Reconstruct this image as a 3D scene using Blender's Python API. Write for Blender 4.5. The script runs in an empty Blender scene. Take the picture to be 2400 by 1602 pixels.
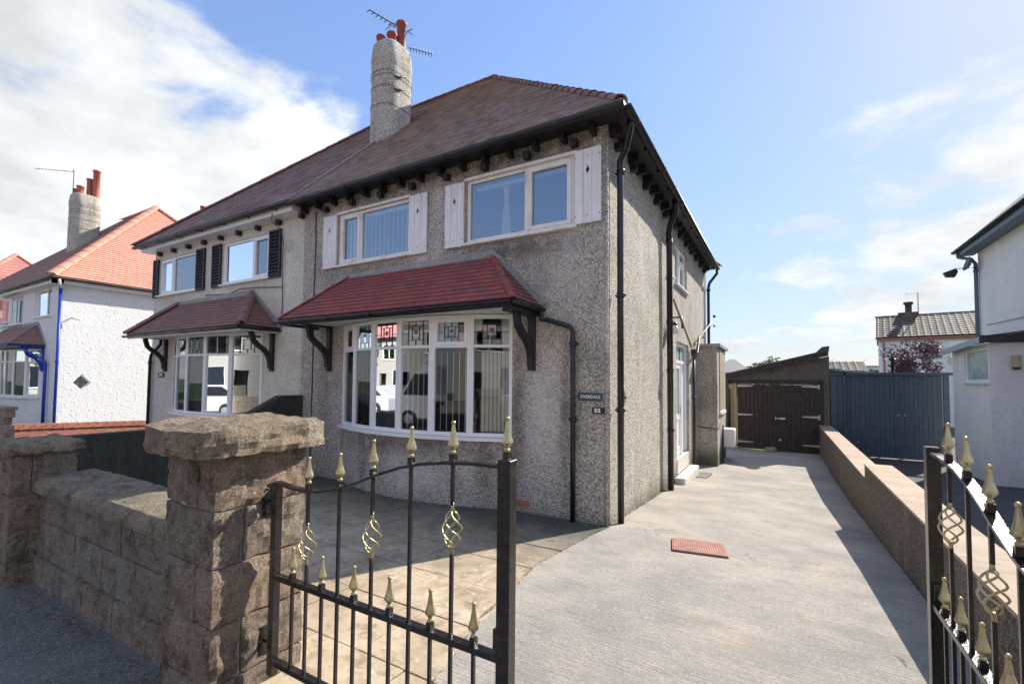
import bpy, bmesh, math, random
from mathutils import Vector, Matrix, noise
random.seed(7)
R=math.radians
SC=bpy.context.scene
COL=SC.collection
# ---------------------------------------------------------------- camera
CAM=Vector((1.887,-5.603,1.8)); yaw,pitch,roll=R(30.237),R(2.347),R(.535)
f_=Vector((-math.sin(yaw)*math.cos(pitch),math.cos(yaw)*math.cos(pitch),math.sin(pitch)))
r_=Vector((math.cos(yaw),math.sin(yaw),0)); u_=r_.cross(f_)
r2=r_*math.cos(roll)+u_*math.sin(roll); u2=-r_*math.sin(roll)+u_*math.cos(roll)
cd=bpy.data.cameras.new('camera'); cam=bpy.data.objects.new('camera',cd); COL.objects.link(cam)
cam.matrix_world=Matrix(((r2.x,u2.x,-f_.x,CAM.x),(r2.y,u2.y,-f_.y,CAM.y),(r2.z,u2.z,-f_.z,CAM.z),(0,0,0,1)))
cd.sensor_width=36; cd.lens=36*1081.7/2400; cd.shift_y=43.4/2400; cd.clip_end=3000; cd.clip_start=.05
SC.camera=cam
# ---------------------------------------------------------------- light
SUN_EL=35.5; SUN_AZ=math.degrees(math.atan2(.407,.913))      # clockwise from +Y
sd=bpy.data.lights.new('sun','SUN'); so=bpy.data.objects.new('sun',sd); COL.objects.link(so)
sd.energy=2.7; sd.angle=R(.5); sd.color=(1,.93,.82)
L=Vector((math.sin(R(SUN_AZ))*math.cos(R(SUN_EL)),math.cos(R(SUN_AZ))*math.cos(R(SUN_EL)),math.sin(R(SUN_EL))))
so.rotation_euler=L.to_track_quat('Z','Y').to_euler(); so.location=(20,40,40)
W=bpy.data.worlds.new('World'); SC.world=W; W.use_nodes=True
SC.view_settings.view_transform='Standard'; SC.view_settings.look='None'; SC.view_settings.exposure=1.55; SC.view_settings.gamma=1
SC.view_settings.use_curve_mapping=False
SC.render.engine='CYCLES'
def world():
    nt=W.node_tree; nt.nodes.clear(); N=nt.nodes.new; K=nt.links.new
    out=N('ShaderNodeOutputWorld'); bg=N('ShaderNodeBackground'); bg.inputs[1].default_value=.15
    sk=N('ShaderNodeTexSky'); sk.sky_type='NISHITA'; sk.sun_disc=False; sk.sun_elevation=R(SUN_EL); sk.sun_rotation=R(SUN_AZ)
    sk.air_density=1.0; sk.dust_density=.3; sk.ozone_density=2.0; sk.altitude=10
    tc=N('ShaderNodeTexCoord'); sep=N('ShaderNodeSeparateXYZ'); K(tc.outputs['Generated'],sep.inputs[0])
    def math_(op,a,b=None,c=None,clamp=False):
        m=N('ShaderNodeMath'); m.operation=op; m.use_clamp=clamp
        for i,v in enumerate((a,b,c)):
            if v is None: continue
            if hasattr(v,'links'): K(v,m.inputs[i])
            else: m.inputs[i].default_value=v
        return m.outputs[0]
    # project direction on a cloud deck -> perspective-correct cloud noise
    zz=math_('MAXIMUM',sep.outputs[2],.0); zz=math_('ADD',zz,.22)
    px=math_('DIVIDE',sep.outputs[0],zz); py=math_('DIVIDE',sep.outputs[1],zz)
    cv=N('ShaderNodeCombineXYZ'); K(px,cv.inputs[0]); K(py,cv.inputs[1])
    n1=N('ShaderNodeTexNoise'); n1.inputs['Scale'].default_value=2.0; n1.inputs['Detail'].default_value=10; n1.inputs['Roughness'].default_value=.58; n1.inputs['Distortion'].default_value=.25
    K(cv.outputs[0],n1.inputs['Vector'])
    n2=N('ShaderNodeTexNoise'); n2.inputs['Scale'].default_value=1.7; n2.inputs['Detail'].default_value=9; n2.inputs['Roughness'].default_value=.62
    mp=N('ShaderNodeMapping'); mp.inputs['Location'].default_value=(3.1,7.7,1.3); K(cv.outputs[0],mp.inputs[0]); K(mp.outputs[0],n2.inputs['Vector'])
    # broad cloud banks by direction; the unseen ones behind the camera are added fill
    acc=None
    banks=BANKS
    for d,k,w in banks:
        d=Vector(d).normalized()
        vm=N('ShaderNodeVectorMath'); vm.operation='DOT_PRODUCT'; K(tc.outputs['Generated'],vm.inputs[0]); vm.inputs[1].default_value=d
        a=math_('SUBTRACT',vm.outputs['Value'],1.0); a=math_('MULTIPLY',a,k); a=math_('EXPONENT',a); a=math_('MULTIPLY',a,w)
        acc=a if acc is None else math_('ADD',acc,a)
    s=math_('ADD',math_('MULTIPLY_ADD',n1.outputs[0],2.1,-.55),acc)
    cr=N('ShaderNodeMapRange'); cr.interpolation_type='SMOOTHSTEP'; cr.inputs[1].default_value=.52; cr.inputs[2].default_value=.88; K(s,cr.inputs[0])
    # cloud brightness
    cb=N('ShaderNodeMapRange'); cb.inputs[1].default_value=.3; cb.inputs[2].default_value=.62; cb.inputs[3].default_value=1.55; cb.inputs[4].default_value=2.6; K(n2.outputs[0],cb.inputs[0])
    cc=N('ShaderNodeMixRGB'); cc.blend_type='MULTIPLY'; cc.inputs[0].default_value=1; cc.inputs[1].default_value=(.95,.98,1.0,1); K(cb.outputs[0],cc.inputs[2])
    # photographic sky: nishita graded slightly bluer, paler to the horizon
    ld=N('ShaderNodeVectorMath'); ld.operation='DOT_PRODUCT'; K(sk.outputs[0],ld.inputs[0]); ld.inputs[1].default_value=(.3,.55,.15)
    den=math_('MULTIPLY_ADD',ld.outputs['Value'],1/SOFT,1.0); dv=N('ShaderNodeVectorMath'); dv.operation='SCALE'; K(sk.outputs[0],dv.inputs[0]); K(math_('DIVIDE',1.0,den),dv.inputs['Scale'])
    hs=N('ShaderNodeHueSaturation'); hs.inputs['Saturation'].default_value=1.0; K(dv.outputs[0],hs.inputs['Color'])
    tn=N('ShaderNodeMixRGB'); tn.blend_type='MULTIPLY'; tn.inputs[0].default_value=1; tn.inputs[2].default_value=(.92,.92,1.0,1); K(hs.outputs[0],tn.inputs[1])
    mx=N('ShaderNodeMixRGB'); K(cr.outputs[0],mx.inputs[0]); hz=math_('EXPONENT',math_('MULTIPLY',math_('MAXIMUM',sep.outputs[2],0.0),-6.5)); hm=N('ShaderNodeMixRGB'); K(math_('MULTIPLY',hz,.62),hm.inputs[0]); K(tn.outputs[0],hm.inputs[1]); hm.inputs[2].default_value=(2.0,2.12,2.30,1)
    K(hm.outputs[0],mx.inputs[1]); K(cc.outputs[0],mx.inputs[2])
    K(mx.outputs[0],bg.inputs[0]); K(bg.outputs[0],out.inputs[0])
SOFT=2.9
BANKS=[((-.88,.30,.36),24,.24),((-.80,.38,.42),60,.14),((-.87,.42,.22),18,.26),((-.72,.60,.33),90,.16),((-.60,.70,.38),260,.16),((-.96,.05,.25),10,.25),
       ((.27,.92,.25),40,.30),((.12,.96,.20),60,.20),((.27,.87,.41),500,.24),((-.50,.72,.48),500,.12),
       ((-.70,.42,.57),90,-.30),((-.45,.72,.58),10,-.22),((-.08,.88,.45),14,-.20),((-.5,-.8,.4),9,-.30),((-.85,-.5,.2),12,-.25),
       ((.55,-.75,.38),3,.16),((.1,-.3,.95),5,.10)]  # unseen banks behind and above the camera, added to lift the shaded walls
world()

# ---------------------------------------------------------------- material helpers
def nn(nt,t,**k):
    n=nt.nodes.new(t)
    for a,b in k.items():
        if a in n.inputs.keys(): n.inputs[a].default_value=b
        else: setattr(n,a,b)
    return n
def base(name):
    m=bpy.data.materials.new(name); m.use_nodes=True; nt=m.node_tree; b=nt.nodes['Principled BSDF']
    tc=nt.nodes.new('ShaderNodeTexCoord')
    return m,nt,b,tc.outputs['Object']
def c4(c): return (c[0],c[1],c[2],1)
def mixc(nt,fac,a,b,mode='MIX'):
    n=nt.nodes.new('ShaderNodeMixRGB'); n.blend_type=mode
    for i,v in enumerate((fac,a,b)):
        if hasattr(v,'links'): nt.links.new(v,n.inputs[i])
        elif i==0: n.inputs[0].default_value=v
        else: n.inputs[i].default_value=c4(v)
    return n.outputs[0]
def noi(nt,vec,scale,detail=4,rough=.55,sc3=None,dist=0):
    if sc3:
        mp=nt.nodes.new('ShaderNodeMapping'); mp.inputs['Scale'].default_value=sc3; nt.links.new(vec,mp.inputs[0]); vec=mp.outputs[0]
    n=nn(nt,'ShaderNodeTexNoise',Scale=scale,Detail=detail,Roughness=rough,Distortion=dist); nt.links.new(vec,n.inputs['Vector']); return n.outputs['Fac']
def rng(nt,v,a,b,c=0,d=1,smooth=False):
    n=nt.nodes.new('ShaderNodeMapRange'); 
    if smooth: n.interpolation_type='SMOOTHSTEP'
    for i,x in enumerate((a,b,c,d)): n.inputs[i+1].default_value=x
    nt.links.new(v,n.inputs[0]); return n.outputs[0]
def mth(nt,op,a,b=0.0):
    n=nt.nodes.new('ShaderNodeMath'); n.operation=op
    for i,v in enumerate((a,b)):
        if hasattr(v,'links'): nt.links.new(v,n.inputs[i])
        else: n.inputs[i].default_value=v
    return n.outputs[0]
def bump(nt,b,h,strength,dist=.01,prev=None):
    n=nt.nodes.new('ShaderNodeBump'); n.inputs['Strength'].default_value=strength; n.inputs['Distance'].default_value=dist
    nt.links.new(h,n.inputs['Height'])
    if prev: nt.links.new(prev,n.inputs['Normal'])
    nt.links.new(n.outputs[0],b.inputs['Normal']); return n.outputs[0]
def ramp(nt,v,stops):
    n=nt.nodes.new('ShaderNodeValToRGB'); e=n.color_ramp.elements
    while len(e)<len(stops): e.new(.5)
    for i,(p,c) in enumerate(stops): e[i].position=p; e[i].color=c4(c)
    nt.links.new(v,n.inputs[0]); return n.outputs[0]
def rnd(nt,island=False):
    if island: return nt.nodes.new('ShaderNodeNewGeometry').outputs['Random Per Island']
    return nt.nodes.new('ShaderNodeObjectInfo').outputs['Random']

def plain(name,col,rough=.5,metal=0,var=.12,scale=8,dirt=None,bmp=0,bscale=60,coat=0,streak=None):
    m,nt,b,o=base(name)
    n=noi(nt,o,scale,5,.6)
    lo=tuple(x*(1-var) for x in col); hi=tuple(min(1,x*(1+var)) for x in col)
    c=ramp(nt,n,[(.3,lo),(.7,hi)])
    if dirt:
        d=noi(nt,o,scale*.7,8,.7,streak or (1,1,1)); c=mixc(nt,rng(nt,d,.5,.72),c,dirt)
    nt.links.new(c,b.inputs['Base Color']); b.inputs['Roughness'].default_value=rough; b.inputs['Metallic'].default_value=metal
    if coat: b.inputs['Coat Weight'].default_value=coat; b.inputs['Coat Roughness'].default_value=.08
    if bmp: bump(nt,b,noi(nt,o,bscale,4,.6),bmp,.004)
    return m

def pebble(name,stones,mortar,scale=55,strength=1.0,stain=(.10,.085,.06),stain_amt=.5,rough=.85,dist=.012,low=None,marks=()):
    m,nt,b,o=base(name)
    v=nn(nt,'ShaderNodeTexVoronoi',Scale=scale,Randomness=1.0); nt.links.new(o,v.inputs['Vector'])
    sp=nt.nodes.new('ShaderNodeSeparateColor'); nt.links.new(v.outputs['Color'],sp.inputs[0])
    c=ramp(nt,sp.outputs[0],[(i/(len(stones)-1) if len(stones)>1 else 0,s) for i,s in enumerate(stones)])
    edge=rng(nt,v.outputs['Distance'],.42,.75,0,1)
    c=mixc(nt,edge,c,mortar)
    big=noi(nt,o,1.1,6,.6); c=mixc(nt,rng(nt,big,.52,.75,0,.45),c,stain)
    st=noi(nt,o,1.0,7,.65,(5,5,.55)); c=mixc(nt,rng(nt,st,.56,.78,0,stain_amt),c,stain)
    pal=noi(nt,o,.8,5,.6,(3,3,.7)); c=mixc(nt,rng(nt,pal,.55,.8,0,.35),c,tuple(min(1,x*1.5) for x in stones[-1]),'MIX')
    if low:     # mossy splash zone
        s=nt.nodes.new('ShaderNodeSeparateXYZ'); nt.links.new(o,s.inputs[0])
        z=mth(nt,'ADD',s.outputs[2],mth(nt,'MULTIPLY',noi(nt,o,3,6,.7),.5)); c=mixc(nt,rng(nt,z,.05,.42,.75,0),c,low)
    if marks:     # stains and washed patches at their own places on the wall (local x, z)
        s=nt.nodes.new('ShaderNodeSeparateXYZ'); nt.links.new(o,s.inputs[0]); wn=noi(nt,o,4,7,.75)
        for cx,cz,sx,sz,col,amt in marks:
            dx=mth(nt,'POWER',mth(nt,'ABSOLUTE',mth(nt,'MULTIPLY',mth(nt,'SUBTRACT',s.outputs[0],cx),1/sx)),3.0); dz=mth(nt,'POWER',mth(nt,'ABSOLUTE',mth(nt,'MULTIPLY',mth(nt,'SUBTRACT',s.outputs[2],cz),1/sz)),2.0)
            e=mth(nt,'EXPONENT',mth(nt,'MULTIPLY',mth(nt,'ADD',dx,dz),-1.0)); e=mth(nt,'MULTIPLY',e,rng(nt,wn,.34,.56,.15,1)); c=mixc(nt,mth(nt,'MULTIPLY',e,amt),c,col)
    nt.links.new(c,b.inputs['Base Color']); b.inputs['Roughness'].default_value=rough; b.inputs['Specular IOR Level'].default_value=.3
    h=mth(nt,'SUBTRACT',1.0,v.outputs['Distance']); h=mth(nt,'ADD',h,mth(nt,'MULTIPLY',noi(nt,o,scale*.45,3),.9))
    bump(nt,b,h,strength,dist); return m

def tile(name,cols,lichen=(.18,.17,.12),lamt=.35,rough=.7,island=True,dark=(.02,.02,.02)):
    m,nt,b,o=base(name)
    r=rnd(nt,island); c=ramp(nt,r,[(i/(len(cols)-1),s) for i,s in enumerate(cols)])
    n=noi(nt,o,1.3,8,.68); c=mixc(nt,rng(nt,n,.5,.68,0,lamt),c,lichen)
    n2=noi(nt,o,30,5,.7); c=mixc(nt,rng(nt,n2,.55,.8,0,.5),c,dark)
    n3=noi(nt,o,9,6,.75); c=mixc(nt,rng(nt,n3,.66,.74,0,.6),c,(.32,.31,.26))
    nt.links.new(c,b.inputs['Base Color']); b.inputs['Roughness'].default_value=rough
    bump(nt,b,noi(nt,o,45,5,.7),.5,.004); return m

def glass(name,refl=.5,tint=(.6,.7,.72),rough=0.0,wav=.0):
    m=bpy.data.materials.new(name); m.use_nodes=True; nt=m.node_tree; nt.nodes.clear()
    out=nt.nodes.new('ShaderNodeOutputMaterial'); tr=nn(nt,'ShaderNodeBsdfTransparent'); tr.inputs[0].default_value=c4(tint)
    gl=nn(nt,'ShaderNodeBsdfGlossy'); gl.inputs['Roughness'].default_value=rough; gl.inputs['Color'].default_value=(.9,.95,1,1)
    fr=nn(nt,'ShaderNodeFresnel',IOR=1.5); mx=nn(nt,'ShaderNodeMixShader')
    fac=rng(nt,fr.outputs[0],0,1,refl,1); nt.links.new(fac,mx.inputs[0]); nt.links.new(tr.outputs[0],mx.inputs[1]); nt.links.new(gl.outputs[0],mx.inputs[2]); nt.links.new(mx.outputs[0],out.inputs[0])
    if wav:
        tc=nt.nodes.new('ShaderNodeTexCoord'); bp=nn(nt,'ShaderNodeBump',Strength=wav,Distance=.01)
        nt.links.new(noi(nt,tc.outputs['Object'],1.7,1,.4),bp.inputs['Height']); nt.links.new(bp.outputs[0],gl.inputs['Normal'])
    return m

def sandstone(name,cols,black=(.035,.03,.025),bamt=.75,bstr=1.0):
    m,nt,b,o=base(name)
    r=rnd(nt); n=noi(nt,o,5,8,.65); c=ramp(nt,n,[(.3,cols[0]),(.5,cols[1]),(.72,cols[2])])
    c=mixc(nt,rng(nt,r,0,.6,.55,0),c,cols[3]); c=mixc(nt,rng(nt,r,.55,1,0,.5),c,(cols[1][0]*1.25,cols[1][1]*1.0,cols[1][2]*.85))
    k=noi(nt,o,7,12,.78,(1,1,.8)); c=mixc(nt,rng(nt,k,.49,.62,0,bamt),c,black)
    k5=noi(nt,o,16,8,.8); c=mixc(nt,rng(nt,k5,.56,.64,0,.55),c,(.40,.38,.34))
    k2=noi(nt,o,38,5,.7); c=mixc(nt,rng(nt,k2,.52,.72,0,.6),c,tuple(x*.45 for x in cols[1]))
    k3=noi(nt,o,95,6,.8); c=mixc(nt,rng(nt,k3,.50,.62,0,.75),c,tuple(x*.28 for x in cols[1])); c=mixc(nt,rng(nt,k3,.46,.36,0,.55),c,tuple(min(.8,x*1.35) for x in cols[2]))
    v=nn(nt,'ShaderNodeTexVoronoi',Scale=34,Randomness=1); nt.links.new(o,v.inputs['Vector'])
    l=mth(nt,'MULTIPLY',rng(nt,v.outputs['Distance'],.18,.28,1,0),rng(nt,noi(nt,o,5,5,.7),.47,.56)); c=mixc(nt,l,c,(.60,.60,.56))
    nt.links.new(c,b.inputs['Base Color']); b.inputs['Roughness'].default_value=.92; b.inputs['Specular IOR Level'].default_value=.2
    h=mth(nt,'ADD',noi(nt,o,24,12,.8),mth(nt,'MULTIPLY',noi(nt,o,110,4,.7),.5)); bump(nt,b,h,bstr,.06); return m

M={}
M['dash']=pebble('grey_pebbledash',[(.11,.10,.09),(.38,.35,.31),(.55,.51,.45),(.46,.43,.385),(.78,.74,.67)],(.20,.18,.155),scale=60,strength=1.0,stain=(.07,.06,.045),stain_amt=.55,low=(.05,.055,.025))
STONES=[(.15,.13,.11),(.50,.455,.39),(.70,.645,.56),(.59,.54,.47),(.88,.83,.74)]
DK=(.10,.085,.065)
M['dash']=pebble('grey_pebbledash',STONES,(.28,.25,.21),scale=60,strength=1.0,stain=(.09,.08,.06),stain_amt=.5,low=(.07,.075,.04))
M['dash_front']=pebble('stained_front_pebbledash',STONES,(.28,.25,.21),scale=60,strength=1.0,stain=(.09,.08,.06),stain_amt=.4,low=(.16,.17,.13),
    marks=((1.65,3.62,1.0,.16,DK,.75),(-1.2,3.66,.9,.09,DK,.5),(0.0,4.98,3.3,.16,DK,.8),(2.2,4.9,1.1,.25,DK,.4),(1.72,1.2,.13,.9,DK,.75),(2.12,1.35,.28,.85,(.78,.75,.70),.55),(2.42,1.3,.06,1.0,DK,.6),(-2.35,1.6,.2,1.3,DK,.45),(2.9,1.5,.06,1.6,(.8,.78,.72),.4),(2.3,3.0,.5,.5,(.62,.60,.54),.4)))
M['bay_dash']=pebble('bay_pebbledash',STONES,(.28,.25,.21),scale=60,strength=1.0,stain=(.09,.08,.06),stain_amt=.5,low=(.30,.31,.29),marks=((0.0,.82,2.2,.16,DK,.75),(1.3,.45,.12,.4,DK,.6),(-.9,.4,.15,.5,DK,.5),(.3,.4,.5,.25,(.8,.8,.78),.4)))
M['dash_fine']=pebble('boundary_wall_dash',[(.07,.055,.045),(.20,.16,.13),(.26,.21,.175),(.34,.285,.24)],(.08,.065,.05),scale=80,strength=1.0,stain=(.09,.07,.05),stain_amt=.5)
M['cream']=pebble('cream_roughcast',[(.62,.59,.50),(.70,.67,.58),(.76,.73,.65)],(.55,.52,.43),scale=38,strength=1.0,stain=(.36,.31,.21),stain_amt=.5)
def roughcast(name,col,pit):
    m,nt,b,o=base(name); v=nn(nt,'ShaderNodeTexVoronoi',Scale=9.0,Randomness=1); nt.links.new(o,v.inputs['Vector']); n=noi(nt,o,9,9,.70)
    f=mth(nt,'MULTIPLY',rng(nt,v.outputs['Distance'],.16,.26,1,0),rng(nt,n,.44,.56)); c=mixc(nt,mth(nt,'MULTIPLY',f,.55),col,pit)
    s=noi(nt,o,1.0,7,.65,(3,3,.6)); c=mixc(nt,rng(nt,s,.55,.8,0,.25),c,(.62,.60,.55)); nt.links.new(c,b.inputs['Base Color']); b.inputs['Roughness'].default_value=.85
    h=mth(nt,'ADD',n,mth(nt,'MULTIPLY',rng(nt,noi(nt,o,30,5,.7),.35,.65),.25)); bump(nt,b,mth(nt,'SUBTRACT',h,f),.6,.03); return m
M['white']=roughcast('white_roughcast',(.82,.82,.82),(.45,.44,.42))
M['white_fine']=pebble('white_render',[(.74,.74,.75),(.80,.80,.80),(.82,.82,.82)],(.74,.74,.74),scale=22,strength=.55,stain=(.60,.58,.52),stain_amt=.2)
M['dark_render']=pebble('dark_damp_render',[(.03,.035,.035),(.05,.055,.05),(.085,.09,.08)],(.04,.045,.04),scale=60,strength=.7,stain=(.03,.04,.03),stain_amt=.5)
M['roof32']=tile('brown_plain_tiles',[(.20,.145,.125),(.29,.215,.185),(.38,.29,.26),(.25,.20,.18)],lichen=(.22,.205,.10),lamt=.55)
M['roof34']=tile('plum_interlocking_tiles',[(.17,.115,.11),(.24,.16,.155),(.32,.225,.215)],lichen=(.20,.15,.14),lamt=.3)
M['redtile']=tile('red_bay_tiles',[(.27,.065,.055),(.34,.085,.07),(.20,.08,.075),(.29,.07,.062)],lichen=(.17,.135,.14),lamt=.85,island=False)
M['plumtile']=tile('plum_bay_tiles',[(.22,.11,.10),(.28,.14,.12),(.18,.11,.105)],lichen=(.09,.06,.06),lamt=.4,island=False)
M['orange']=tile('orange_roof_tiles',[(.58,.28,.20),(.64,.33,.24),(.56,.28,.21)],lichen=(.62,.33,.24),lamt=.3,dark=(.3,.12,.08))
M['orange_o']=tile('orange_ridge_tiles',[(.64,.27,.18),(.70,.32,.22)],lichen=(.6,.33,.24),lamt=.2,island=False,dark=(.4,.2,.12))
M['brown36']=tile('brown_front_tiles',[(.30,.165,.135),(.36,.20,.165),(.24,.145,.12)],lichen=(.26,.2,.17),lamt=.4)
M['pinkroof']=tile('pink_red_tiles',[(.45,.17,.15),(.52,.22,.19),(.40,.15,.13)],lichen=(.45,.22,.2),lamt=.3,dark=(.2,.07,.06))
M['ridge']=tile('dark_red_ridge_tiles',[(.22,.11,.095),(.28,.14,.12),(.17,.095,.085)],lichen=(.10,.09,.07),lamt=.6,island=False)
M['pantile']=tile('grey_brown_pantiles',[(.075,.055,.05),(.10,.078,.068),(.13,.105,.09)],lichen=(.15,.13,.11),lamt=.5)
M['upvc']=plain('white_upvc',(.84,.84,.83),.35,var=.04,scale=3)
M['oldwhite']=plain('weathered_white_paint',(.82,.80,.75),.55,var=.06,scale=6,dirt=(.52,.46,.36),streak=(1,1,.4))
M['shutter_white']=plain('white_board_paint',(.82,.81,.80),.5,var=.05,scale=5,dirt=(.62,.62,.60),streak=(3,3,.3))
M['black']=plain('black_gloss_paint',(.012,.013,.015),.28,var=.3,scale=20,bmp=.15)
M['blackwood']=plain('black_painted_timber',(.014,.014,.016),.5,var=.3,scale=14,dirt=(.04,.038,.035),bmp=.4)
M['darkred_plastic']=plain('dark_gutter_plastic',(.018,.018,.02),.4,var=.3)
M['blue']=plain('bright_blue_paint',(.01,.055,.42),.35,var=.15,scale=5)
M['iron']=plain('black_ironwork_paint',(.010,.010,.011),.24,var=.4,scale=45,bmp=.6,bscale=90,dirt=(.055,.03,.018),coat=.35)
M['gold']=plain('old_gold_paint',(.50,.43,.24),.36,metal=.7,var=.2,scale=30,bmp=.2)
M['potred']=plain('red_clay_pot',(.30,.055,.04),.6,var=.2,scale=6,dirt=(.12,.04,.035))
M['pot_orange']=plain('orange_clay_pot',(.45,.13,.08),.6,var=.2,scale=6)
M['steel']=plain('galvanised_steel',(.50,.50,.50),.42,metal=.6,var=.15,scale=15)
M['alu']=plain('dull_aerial_metal',(.05,.05,.055),.45,metal=.5)
M['lead']=plain('lead_came',(.02,.02,.022),.6)
M['cable']=plain('grey_cable',(.09,.085,.08),.7)
M['whitecable']=plain('white_cable',(.6,.6,.56),.6)
M['mortar']=plain('old_mortar',(.42,.39,.34),.95,var=.2,scale=10,bmp=.6)
M['mortar_fillet']=pebble('cement_fillet',[(.30,.31,.29),(.38,.39,.37),(.45,.46,.44)],(.25,.25,.24),scale=60,strength=.6,stain=(.2,.2,.18))
M['interior']=plain('room_interior',(.20,.18,.16),.9,var=.1)
M['floor_in']=plain('dark_carpet',(.05,.04,.04),.95)
M['blind']=plain('pale_blind_fabric',(.84,.84,.84),.8,var=.05)
M['blind_dark']=plain('taupe_blind_fabric',(.74,.70,.65),.8,var=.06)
M['curtain']=plain('cream_curtain_fabric',(.62,.58,.46),.9,var=.1)
M['glass_up']=glass('upstairs_glass',.27,(.80,.85,.88),wav=.06)
M['glass_bay']=glass('bay_glass',.035,(.88,.92,.92),wav=.10)
M['glass_dark']=glass('dim_glass',.16,(.7,.78,.78),wav=.08)
M['glass_frost']=plain('frosted_glass',(.30,.42,.42),.25,var=.3,scale=6,bmp=.8,bscale=40)
M['stain_red']=plain('ruby_glass',(.22,.05,.06),.2,var=.3)
M['stain_green']=plain('green_glass',(.03,.12,.07),.2,var=.3)
M['stain_blue']=plain('pale_blue_glass',(.35,.45,.55),.2,var=.3)
M['stain_clear']=plain('textured_cathedral_glass',(.38,.40,.38),.25,var=.3,scale=9,bmp=.5)
M['stain_pink']=plain('pink_glass',(.42,.33,.29),.25,var=.3,scale=9,bmp=.5)
M['stone_a']=sandstone('pillar_sandstone',[(.33,.265,.205),(.52,.41,.32),(.66,.53,.42),(.46,.38,.31)],bamt=.72)
M['stone_b']=sandstone('wall_sandstone',[(.33,.285,.24),(.47,.41,.35),(.58,.51,.45),(.50,.455,.40)],bamt=.62)
M['stone_cap']=sandstone('weathered_capstone',[(.36,.30,.225),(.52,.43,.32),(.66,.55,.42),(.44,.37,.29)],bamt=.75,bstr=1.0)
M['brick']=tile('red_boundary_brick',[(.42,.14,.09),(.50,.18,.11),(.36,.13,.10),(.55,.24,.16)],lichen=(.20,.17,.12),lamt=.3,island=False)
M['blockwork']=sandstone('pale_blockwork',[(.34,.27,.21),(.42,.34,.27),(.48,.40,.33),(.36,.30,.25)],bamt=.3,bstr=.6)
M['brownwood']=plain('dark_brown_stained_boards',(.030,.021,.018),.6,var=.5,scale=9,dirt=(.085,.055,.035),streak=(9,9,.4),bmp=.4,bscale=90)
M['newwood']=plain('pale_new_timber',(.42,.31,.18),.7,var=.15,scale=4,bmp=.3)
M['bluewood']=plain('slate_blue_painted_boards',(.055,.085,.12),.5,var=.2,scale=5,dirt=(.075,.11,.145),streak=(8,8,.5),bmp=.3,bscale=80)
M['felt']=plain('grey_green_roof_felt',(.085,.095,.085),.9,var=.25,scale=6,bmp=.6)
M['slab_step']=plain('painted_concrete_step',(.62,.60,.55),.75,var=.08,scale=5,bmp=.2,dirt=(.45,.42,.36))
M['sign_green']=plain('dark_green_sign_enamel',(.02,.07,.055),.4)
M['sign_black']=plain('black_number_plate',(.01,.01,.012),.35)
M['letter']=plain('white_lettering',(.78,.78,.76),.5)
M['manhole']=plain('rusty_red_iron_cover',(.40,.20,.15),.7,var=.25,scale=9,bmp=.4)
M['grate']=plain('cast_iron_grate',(.05,.045,.04),.6)
M['plasticwhite']=plain('white_plastic_box',(.78,.78,.76),.4,var=.04)
M['leaf_purple']=plain('purple_leaves',(.13,.06,.08),.6,var=.5,scale=20)
M['leaf_green']=plain('green_leaves',(.06,.115,.03),.6,var=.5,scale=20)
M['leaf_yellow']=plain('yellow_green_leaves',(.16,.20,.05),.6,var=.4,scale=20)
M['bark']=plain('brown_bark',(.09,.065,.045),.9,var=.3)
M['carwhite']=plain('white_car_paint',(.55,.55,.55),.25,var=.02,coat=.6)
M['tyre']=plain('rubber_tyre',(.015,.015,.015),.8)
M['carglass']=plain('dark_car_glass',(.02,.025,.03),.05)
M['pinktrim']=plain('pink_painted_trim',(.42,.20,.20),.6)
M['pinkframe']=plain('faded_pink_glazing',(.36,.20,.21),.4)
M['beige']=plain('beige_plastic',(.42,.36,.24),.5)
M['grass']=plain('short_grass',(.06,.09,.03),.9,var=.4,scale=6,bmp=.8)
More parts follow.
